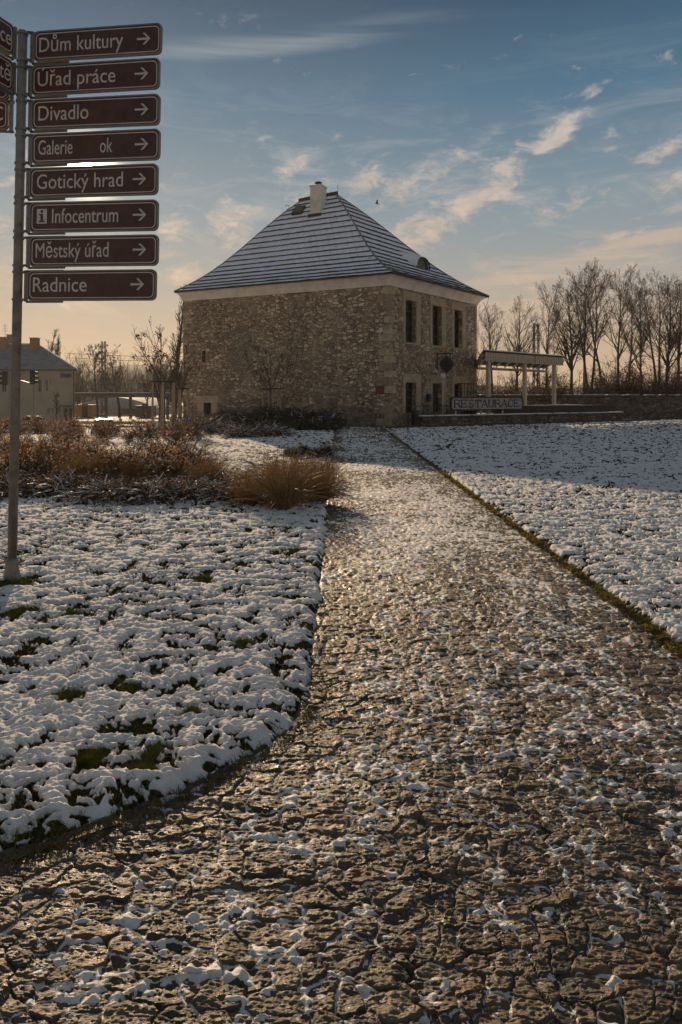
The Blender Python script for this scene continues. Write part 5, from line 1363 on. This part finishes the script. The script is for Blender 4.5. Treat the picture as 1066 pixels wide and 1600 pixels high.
def build_bed():
    rng = random.Random(21)
    # front rank: weeping, snow laden
    for i in range(34):
        x = -10.4+i*0.285+rng.uniform(-0.1, 0.1); front = 9.95+max(0, min(9, -x-2))*0.2
        if x > -1.0: continue
        y = front+rng.uniform(0.0, 0.8); put_shrub('weeping_shrub', 'weeping', i % 3, (x, y, 0.02), rng.uniform(0, 6.28), (0.95, 0.95, rng.uniform(0.55, 0.80)), 'low drooping shrub laden with snow along the front of the planting bed', 'snow laden shrubs along the front of the bed')
    # rust brown uprights behind
    n = 0
    for row, y0 in enumerate((12.3, 13.4, 14.6, 16.0, 17.6)):
        for i in range(15):
            x = -1.1-i*(0.62+0.10*row)+rng.uniform(-0.25, 0.25)-0.15*row; y = y0+rng.uniform(-0.45, 0.45)+max(0, -x-2)*0.10
            if row >= 3 and x > -4.6: continue
            if rng.random() < 0.26: continue
            s = rng.choice((0.55, 0.7, 0.85, 0.95, 1.1, 1.25))*rng.uniform(0.9, 1.1)*(0.66 if x > -2.6 else 1.0)
            put_shrub('rusty_shrub', 'upright', n % 4, (x, y, 0.02), rng.uniform(0, 6.28), (s*1.15, s*1.15, s*0.88), 'rust brown twiggy shrub with dry leaves in the planting bed', 'rust brown shrubs in the bed'); n += 1
    # back of the bed
    for i in range(26):
        x = -5.2-i*0.42+rng.uniform(-0.3, 0.3); y = rng.uniform(22, 31); s = rng.uniform(0.9, 1.4)
        put_shrub('rusty_shrub', 'upright', i % 4, (x*y/24, y, gz(x*y/24, y)), rng.uniform(0, 6.28), s*(1.0 if i % 3 else 0.8), 'rust brown shrub in the far bed near the tree guards', 'brown shrubs in the far bed')
    # dark shrubs at the foot of the wall
    for i in range(17):
        px = 335+i*11.3+rng.uniform(-4, 4); Y = rng.uniform(31.5, 35.0)+(522-px)*0.012; s = rng.uniform(0.8, 1.35)*(1.15 if 400 < px < 520 else 0.85)
        put_shrub('evergreen_shrub', 'evergreen', i % 2, (xat(px, Y), Y, gz(xat(px, Y), Y)), rng.uniform(0, 6.28), (s*1.2, s*1.2, s), 'dark evergreen shrub at the foot of the stone building wall', 'dark shrubs along the stone wall')
    for i, (px, Y, s) in enumerate(((300, 29, 1.2), (318, 30, 1.3), (285, 28, 1.1), (345, 31, 1.0), (375, 26.5, 0.9), (400, 27, 0.8), (430, 27.5, 0.9))):
        put_shrub('weeping_shrub', 'weeping', i % 3, (xat(px, Y), Y, gz(xat(px, Y), Y)), i, s*1.4, 'snow dusted shrub between the lawn strip and the stone wall', 'snow dusted shrubs before the wall')
    for i, (px, Y) in enumerate(((455, 17.5), (475, 18), (492, 17.2), (508, 17.8))):
        put_shrub('low_shrub', 'evergreen', i % 2, (xat(px, Y), Y, 0.02), i, 0.42, 'small dark shrub poking from the snow beside the path', 'small dark shrubs beside the path')
    for i, (px, Y, s) in enumerate(((505, 12.4, 0.5), (515, 11.6, 0.45), (512, 13.5, 0.5), (490, 13.0, 0.6))):
        put_shrub('rusty_shrub', 'upright', i % 4, (xat(px, Y), Y, 0.02), i, s, 'little dry brown shrub next to the ornamental grass by the path', 'little dry shrubs by the path')
    # ornamental grasses
    def grass_clump(px, Y, Rw, H, n, label, seed):
        r = np.random.default_rng(seed); a = r.uniform(0, 6.28, n); s = np.abs(r.normal(0, 0.46, n))+0.04
        d = np.stack([np.cos(a)*s, np.sin(a)*s, np.ones(n)], 1); d /= np.linalg.norm(d, axis=1, keepdims=True)
        rad = 0.14*Rw/0.5*np.sqrt(r.random(n)); st = np.stack([np.cos(a)*rad, np.sin(a)*rad, np.zeros(n)], 1)
        P = curves(st, d, H*r.uniform(0.7, 1.65, n), r, 8, -0.19, 0.035); P[:, :, 2] = np.maximum(P[:, :, 2], 0.005)
        V, Fq = tubes(P, taper(np.full(n, 0.0062), 8, 0.25), 3)
        o = link('ornamental_grass', np_mesh('ornamental_grass', V, Fq, M['straw'])); o.location = (xat(px, Y), Y, 0.0); tag(o, label, 'ornamental grass', kind='thing')
    grass_clump(444, 9.6, 0.50, 0.58, 700, 'large golden brown clump of ornamental grass at the bed corner by the path', 5)
    grass_clump(405, 9.9, 0.40, 0.40, 650, 'smaller flattened straw clump left of the large ornamental grass', 6)
    grass_clump(495, 10.2, 0.35, 0.48, 600, 'narrow straw tuft right of the large ornamental grass', 7)
    gr = random.Random(31)
    src = bpy.data.objects['ornamental_grass.001']
    for i in range(9):
        x = -2.0-i*0.85+gr.uniform(-.2, .2); y = gr.uniform(11.0, 15.5)+max(0, -x-2)*.15; q = src.copy(); COL.objects.link(q); q.location = (x, y, 0.02); q.rotation_euler = (0, 0, gr.uniform(0, 6)); sc = gr.uniform(.7, 1.15); q.scale = (sc, sc, sc*gr.uniform(.9, 1.3))
        tag(q, 'dry straw coloured grass tuft among the brown shrubs of the bed', 'ornamental grass', 'dry grass tufts in the bed')
    # pale seed plumes catching the light near the tree guard
    for i, (px, py, Y) in enumerate(((271, 655, 25), (302, 658, 25.4), (268, 668, 24.6))):
        r = np.random.default_rng(80+i); n = 260; c = np.array([xat(px, Y), Y, zat(py, Y)]); ax = np.array([0.25*(1 if i != 1 else .05), 0, 1.0])
        t = r.uniform(-0.2, 0.2, n); st = c+ax*t[:, None]+r.normal(0, 0.012, (n, 3)); d = r.normal(0, 0.5, (n, 3))+ax; d /= np.linalg.norm(d, axis=1, keepdims=True)
        P = curves(st, d, np.full(n, 0.07), r, 3, 0, 0.1); stem = np.array([[c+ax*0.1, c, c-ax*0.4, [c[0], Y, gz(c[0], Y)]]])
        o = link('seed_plume', np_mesh('seed_plume', *merge([tubes(P, taper(np.full(n, 0.004), 3, .5), 3), tubes(stem, np.full((1, 4), 0.006), 4)]), M['straw'])); tag(o, 'pale grass seed plume beside the tree guard', 'grass plume', 'seed plumes beside the tree guard', 'thing')
build_bed()

# ------------------------------------------------------------------ left background: house, street, station
GB = -DROP
def build_left():
    rng = random.Random(12)
    mb = MB(); P = [(-110, 46), (-13.8, 46), (-13.8, 54), (-110, 54)]; mb.hexa([(x, y, GB-0.2) for x, y in P], [(x, y, GB+0.006) for x, y in P]); tag(mb.build('street', M['asphalt']), 'dark asphalt street beyond the planting bed', kind='structure')
    # house
    Y = 80; x1 = xat(117, Y); x0 = x1-26; zE = zat(577, Y); hs = thing('cream_house', 'two storey cream rendered house with frosted hipped roof and chimneys', 'house', (x1, Y, GB))
    ops = []
    a, b = Vector((x0, Y, 0)), Vector((x1, Y, 0)); tt = lambda px: (xat(px, Y)-x0)/26
    def op(p0, p1, y0, y1): return (tt(p0), tt(p1), zat(y1, Y), zat(y0, Y))
    wins = [op(58.5, 65, 592, 613), op(70, 75, 592, 612), op(78, 81, 592, 602), op(85, 88, 592, 602), op(73.5, 77.5, 637, 647), op(81, 84, 637, 647), op(20, 28, 592, 613), op(2, 10, 592, 613), op(-20, -12, 592, 613), op(22, 29, 636, 650)]
    door = op(98.5, 113, 637, 658); mb = MB(); wall_face(mb, a, b, GB-0.3, zE, wins+[door], 0.25, Vector((0, -1, 0)))
    sk = -5.6
    for p, q in (((x1, Y), (x1+sk, Y+11)), ((x1+sk, Y+11), (x0+sk, Y+11)), ((x0+sk, Y+11), (x0, Y))): mb.add([(*p, GB-0.3), (*q, GB-0.3), (*q, zE), (*p, zE)], [(0, 1, 2, 3)])
    mb.build('wall', M['house_wall'], hs)
    for k, w in enumerate(wins+[door]):
        p0, p1 = x0+26*w[0], x0+26*w[1]; q = MB(); q.add([(p0, Y+0.2, w[2]), (p1, Y+0.2, w[2]), (p1, Y+0.2, w[3]), (p0, Y+0.2, w[3])], [(0, 1, 2, 3)]); o = q.build('door' if k == len(wins) else 'window', M['pane'], hs)
        q = MB()
        for xx in (p0+0.04, p1-0.04): q.box((xx, Y+0.16, (w[2]+w[3])/2), (0.08, 0.06, w[3]-w[2]))
        q.box(((p0+p1)/2, Y+0.16, w[2]+0.04), (p1-p0-0.16, 0.05, 0.08)); q.box(((p0+p1)/2, Y+0.16, w[3]-0.04), (p1-p0-0.16, 0.05, 0.08)); q.box(((p0+p1)/2, Y+0.165, (w[2]+w[3])/2), (0.06, 0.04, w[3]-w[2]-0.18))
        q.build('frame', M['house_sill'], o)
    q = MB(); q.box(((xat(98, Y)+xat(114, Y))/2, Y-0.4, zat(634, Y)), (1.4, 0.8, 0.10)); q.build('door_canopy', M['canopy'], hs)
    e = 0.45; zr = zat(538, Y+5.5); E = [(x0-e, Y-e, zE), (x1+e, Y-e, zE), (x1+e+sk, Y+11+e, zE), (x0-e+sk, Y+11+e, zE)]; Rg = [(x0+6, Y+5.5, zr), (x1-6.8, Y+5.5, zr)]
    q = MB(); q.add(E+Rg, [(0, 1, 5, 4), (1, 2, 5), (2, 3, 4, 5), (3, 0, 4)]); q.add([(x, y, z-0.16) for x, y, z in E]+E, [(0, 1, 2, 3), (0, 1, 5, 4), (1, 2, 6, 5), (2, 3, 7, 6), (3, 0, 4, 7)], 1)
    rf = q.build('roof', [M['far_roof'], M['canopy']], hs)
    q = MB(); q.tube([Vector(E[1])+Vector((0, 0, .05)), Vector(Rg[1])+Vector((0, 0, .05))], 0.09, 6); q.tube([Vector(Rg[0])+Vector((0, 0, .05)), Vector(Rg[1])+Vector((0, 0, .05))], 0.09, 6); q.build('ridge_cap', M['snow'], rf)
    for px0, px1, pt, pb, yy in ((49, 60, 529, 556, Y+4.2), (1, 11.5, 528, 553, Y+4.5), (12.5, 21, 524, 553, Y+6.5)):
        xa, xb = xat(px0, yy), xat(px1, yy); zt, zb = zat(pt, yy), zat(pb, yy)-0.6; q = MB(); q.box(((xa+xb)/2, yy, (zt+zb)/2), (xb-xa, xb-xa, zt-zb)); q.box(((xa+xb)/2, yy, zt+0.05), (xb-xa+0.1, xb-xa+0.1, 0.095)); q.build('chimney', M['brick'], rf)
    q = MB(); p = at(8, 528, Y+4.5); q.tube([p, p+Vector((0, 0, 1.8))], 0.025, 4)
    for zz in (0.9, 1.2, 1.5): q.tube([p+Vector((-0.35, 0, zz)), p+Vector((0.35, 0, zz))], 0.015, 3)
    q.build('antenna', M['darkiron'], rf)
    q = MB(); q.tube([(x1-0.08, Y-0.10, zE-0.1), (x1-0.08, Y-0.10, GB)], 0.06, 6); q.build('downpipe', M['canopy'], hs)
    q = MB(); q.box(((xat(94, Y)+xat(112, Y))/2, Y-0.04, zat(587, Y)), (xat(112, Y)-xat(94, Y), 0.07, 0.56)); bo = q.build('name_board', M['blueboard'], hs); bo['label'] = 'dark blue board high on the house wall'
    q = MB(); ring(q, [(xat(94.4, Y), zat(590.2, Y)), (xat(111.6, Y), zat(590.2, Y)), (xat(111.6, Y), zat(583.8, Y)), (xat(94.4, Y), zat(583.8, Y))], [(xat(94.8, Y), zat(589.7, Y)), (xat(111.2, Y), zat(589.7, Y)), (xat(111.2, Y), zat(584.3, Y)), (xat(94.8, Y), zat(584.3, Y))], Y-0.082, Y-0.072); q.build('border', M['letter'], bo)
    # traffic signals
    def signal(px, Y, heads, label, arm=None, base_z=GB, top=580):
        x = xat(px, Y); t = thing('traffic_signal', label, 'traffic light', (x, Y, base_z)); q = MB(); q.tube([(x, Y, base_z), (x, Y, zat(top, Y))], 0.06, 8); q.build('pole', M['galv'], t)
        if arm: q = MB(); q.tube([(x, Y, zat(arm[2], Y)), at(arm[0], arm[1], Y)], 0.045, 6); q.build('arm', M['galv'], t)
        for (hx, y0, y1, face, nl) in heads:
            zt, zb = zat(y0, Y), zat(y1, Y); hw = 0.30; xc = xat(hx, Y); q = MB(); q.box((xc, Y-0.10, (zt+zb)/2), (0.24, hw, zt-zb)); hd = q.build('signal_head', M['blackplastic'], t)
            for k in range(nl):
                zz = zt-(k+0.5)*(zt-zb)/nl; rr = min(0.12, (zt-zb)/nl*0.42)
                q = MB(); q.tube([(xc+face*0.12, Y-0.10, zz), (xc+face*0.135, Y-0.10, zz)], rr*0.9, 12); q.build('lens', M[('lens_red', 'lens_amber', 'lens_green')[k] if nl == 3 else ('lens_red', 'lens_green')[k]], hd)
                q = MB(); n = 10; A_ = []; B_ = []
                for i in range(n+1):
                    a = math.pi*(i/n)*1.3-0.15*math.pi; A_.append((xc+face*0.12, Y-0.10+rr*math.cos(a), zz+rr*math.sin(a))); B_.append((xc+face*0.36, Y-0.10+rr*math.cos(a), zz-0.05+rr*0.95*math.sin(a)))
                q.add(A_+B_, [(i, i+1, n+2+i, n+1+i) for i in range(n)]); v = q.build('visor', M['blackplastic'], hd); sm = v.modifiers.new('thick', 'SOLIDIFY'); sm.thickness = 0.012
    signal(52.5, 46, [(52, 579, 600, 1, 3), (47, 650, 666, -1, 2), (60, 650, 666, 1, 2)], 'traffic light with visors to the right, just right of the signpost pole', (31, 594, 601))
    signal(15, 46.5, [(9, 580, 602, -1, 3)], 'traffic light with visors to the left, half hidden by the signpost pole')
    # small signs box and car on the street
    build_car()
    # station canopy
    Y = 96; xa, xb = xat(112, Y), xat(300, Y); ct = thing('platform_canopy', 'long flat platform canopy with a frosted edge beyond the street', 'canopy', ((xa+xb)/2, Y, GB))
    q = MB(); q.box(((xa+xb)/2, Y, zat(617, Y)), (xb-xa, 5, 0.50)); q.build('roof', M['canopy'], ct); q = MB(); q.box(((xa+xb)/2, Y, zat(617, Y)+0.29), (xb-xa, 5.0, 0.07)); q.build('snow_cover', M['snow'], ct)
    for px in (166, 204, 262): q = MB(); x = xat(px, Y); q.box((x, Y, (GB+zat(619.8, Y))/2), (0.35, 0.35, zat(619.8, Y)-GB)); q.build('post', M['canopy'], ct)
    # hall with arched roof
    Y = 118; xa, xb = xat(116, Y), xat(241, Y); hl = thing('arched_hall', 'low hall with a snow covered arched roof behind the canopy', 'hall', ((xa+xb)/2, Y, GB)); z0, z1 = zat(637, Y), zat(621, Y); n = 16
    pr = [(xa+(xb-xa)*i/n, z0+(z1-z0)*math.sin(math.pi*i/n)**0.8) for i in range(n+1)]; q = MB(); V = [(x, Y, z) for x, z in pr]+[(x, Y+22, z) for x, z in pr]
    q.add(V, [(i, i+1, n+2+i, n+1+i) for i in range(n)]+[tuple(range(n+1)), tuple(range(2*n+1, n, -1))]); q.build('roof', M['hall_roof'], hl, smooth=False); q = MB(); q.box(((xa+xb)/2, Y+11, (z0+GB)/2-0.02), (xb-xa-0.2, 21.6, z0-GB)); q.build('wall', M['house_wall'], hl)
    q = MB(); q.box((xat(200, Y), Y-0.05, (z0+GB)/2), (3.4, 0.3, z0-GB-0.3)); q.build('gate', M['canopy'], hl)
    # small sheds beneath the canopy
    for px0, px1, pt, m, lab in ((122, 149, 634, 'brick', 'brown brick hut under the platform canopy'), (216, 240, 635, 'canopy', 'dark shed at the right end of the platform canopy')):
        Y = 104; xa, xb = xat(px0, Y), xat(px1, Y); sh = thing('shed', lab, 'shed', ((xa+xb)/2, Y, GB)); q = MB(); q.box(((xa+xb)/2, Y, (GB+zat(pt, Y))/2), (xb-xa, 3, zat(pt, Y)-GB)); q.build('wall', M[m], sh); q = MB(); q.box(((xa+xb)/2, Y, zat(pt, Y)+0.09), (xb-xa+0.4, 3.4, 0.16)); q.build('roof', M['far_roof'], sh)
        q = MB(); q.box(((xa+xb)/2+0.3, Y-1.5, GB+1.0), (0.9, 0.08, 2.0)); q.build('door', M['wood_dark'], sh)
    # mast with overhead wires
    mast((xat(162, 108), 108, GB), zat(533, 108), 0.62, 'lattice railway mast between two round trees beyond the canopy')
    ow = MB()
    for py in (552, 559):
        p, q_ = at(105, py, 107.4), at(420, py+1, 107.4); pts = [p.lerp(q_, i/10)+Vector((0, 0, -0.5*math.sin(math.pi*i/10))) for i in range(11)]; ow.tube(pts, 0.03, 4)
    tag(ow.build('overhead_wire', M['darkiron']), 'thin overhead wires running past the lattice railway mast', 'wire')
    # low wall and rails of the street edge
    rl = thing('guard_rail', 'low pale guard rail along the far side of the street', 'rail', (xat(135, 60), 60, GB)); q = MB()
    for zz in (0.5, 0.8): q.box((xat(150, 60), 60, GB+zz), (9, 0.06, 0.16))
    q.build('rail', M['canopy'], rl)
    for i in range(5): q = MB(); q.box((xat(150, 60)-4+i*2, 60.06, GB+0.45), (0.10, 0.055, 0.9)); q.build('post', M['galv'], rl)
    # wooded hill
    r = np.random.default_rng(7); xs = np.linspace(-420, 380, 161); ys = np.linspace(380, 620, 16); X, Yg = np.meshgrid(xs, ys); prof = np.exp(-((X+110)/150)**2)*18+10+4*fbm(X*0.02, Yg*0.02, 5, 4)
    Z = -3+prof*np.sin(np.clip((Yg-380)/240, 0, 1)*math.pi)**0.7+1.2*gn(X*0.25, Yg*0.25, 8); o = link('hill', np_mesh('hill', np.stack([X.ravel(), Yg.ravel(), Z.ravel()], 1), grid_faces(*X.shape, np.ones(X.shape, bool)), M['hill'], smooth=True)); tag(o, 'low wooded hill on the far horizon', kind='structure')
def build_car():
    Y = 49.5; x = xat(163, Y); t = thing('parked_car', 'small blue car on the street, mostly hidden behind the brown shrubs', 'car', (x, Y, GB), (0, 0, R(-72)))
    def loft(secs, name, mat, parent, smooth=True):
        n = len(secs[0]); q = MB(); q.add([p for s in secs for p in s], [(i*n+k, i*n+(k+1) % n, (i+1)*n+(k+1) % n, (i+1)*n+k) for i in range(len(secs)-1) for k in range(n)]+[tuple(range(n-1, -1, -1)), tuple((len(secs)-1)*n+k for k in range(n))]); return q.build(name, mat, parent, local=True)
    sec = lambda X, w, z0, z1, r=0.12: [(X, -w+r, z0), (X, w-r, z0), (X, w, z0+r), (X, w*0.99, z1-r), (X, w-r*1.5, z1), (X, -w+r*1.5, z1), (X, -w*0.99, z1-r), (X, -w, z0+r)]
    body = loft([sec(-2.02, .62, .38, .70, .08), sec(-1.9, .80, .26, .88), sec(-1.2, .84, .2, .93), sec(0, .85, .2, .95), sec(1.1, .84, .2, .90), sec(1.8, .78, .24, .76), sec(2.02, .60, .34, .62, .08)], 'body', M['carblue'], t)
    loft([sec(-1.75, .66, .85, .93, .03), sec(-1.25, .66, .88, 1.42, .10), sec(-0.3, .66, .9, 1.48, .12), sec(0.35, .65, .9, 1.42, .10), sec(1.05, .68, .86, .93, .03)], 'windows', M['glass_dark'], t)
    loft([sec(-1.22, .60, 1.40, 1.455, .02), sec(-0.3, .60, 1.46, 1.515, .02), sec(0.30, .58, 1.41, 1.46, .02)], 'roof', M['carblue'], t)
    for sx in (-1.28, 1.28):
        for sy in (-1, 1):
            q = MB(); q.tube([(sx, sy*0.66, 0.31), (sx, sy*0.86, 0.31)], 0.31, 18); w = q.build('wheel', M['tyre'], t, local=True); q = MB(); q.tube([(sx, sy*0.85, 0.31), (sx, sy*0.875, 0.31)], 0.19, 14); q.build('rim', M['galv'], w, local=True)
    for sy in (-1, 1):
        q = MB(); q.box((1.93, sy*0.55, 0.62), (0.12, 0.26, 0.13)); q.build('headlight', M['lamp_clear'], t, local=True); q = MB(); q.box((-1.97, sy*0.55, 0.72), (0.08, 0.22, 0.14)); q.build('tail_light', M['lens_red'], t, local=True)
        q = MB(); q.box((0.75, sy*0.93, 0.98), (0.14, 0.16, 0.11)); q.build('mirror', M['carblue'], t, local=True)
build_left()

# ------------------------------------------------------------------ bird
def build_bird():
    Y = 40; c = at(589, 318, Y); t = thing('bird', 'small dark bird in flight right of the roof ridge', 'bird', c); q = MB()
    q.tube([c+Vector((-0.20, 0, 0.02)), c+Vector((-0.12, 0, 0.03)), c+Vector((0.0, 0, 0.0)), c+Vector((0.12, 0, -0.03)), c+Vector((0.26, 0, -0.05))], [0.012, 0.035, 0.06, 0.04, 0.015], 8)
    for s in (-1, 1): q.add([c+Vector((-0.08, 0, 0.02)), c+Vector((0.10, 0, 0.0)), c+Vector((0.10, s*0.22, 0.24)), c+Vector((0.04, s*0.34, 0.32)), c+Vector((-0.06, s*0.20, 0.2))], [(0, 1, 2, 3, 4)])
    bo = q.build('body', M['feather'], t); t.scale = (0.6, 0.6, 0.6)
build_bird()

# ------------------------------------------------------------------ thin winter haze
def build_haze():
    mb = MB(); mb.box((0, 270, 24), (1700, 760, 54)); m = bpy.data.materials.new('haze'); m.use_nodes = True; T = NT(m.node_tree)
    T.n.remove(T.n['Principled BSDF']); v = T.node('ShaderNodeVolumePrincipled'); v.inputs['Color'].default_value = (0.95, 0.93, 0.90, 1)
    v.inputs['Density'].default_value = 0.00032; v.inputs['Anisotropy'].default_value = 0.35
    T.l.new(v.outputs[0], T.n['Material Output'].inputs['Volume'])
    tag(mb.build('haze', m), 'thin pale winter haze in the air', 'haze', kind='stuff')
build_haze()
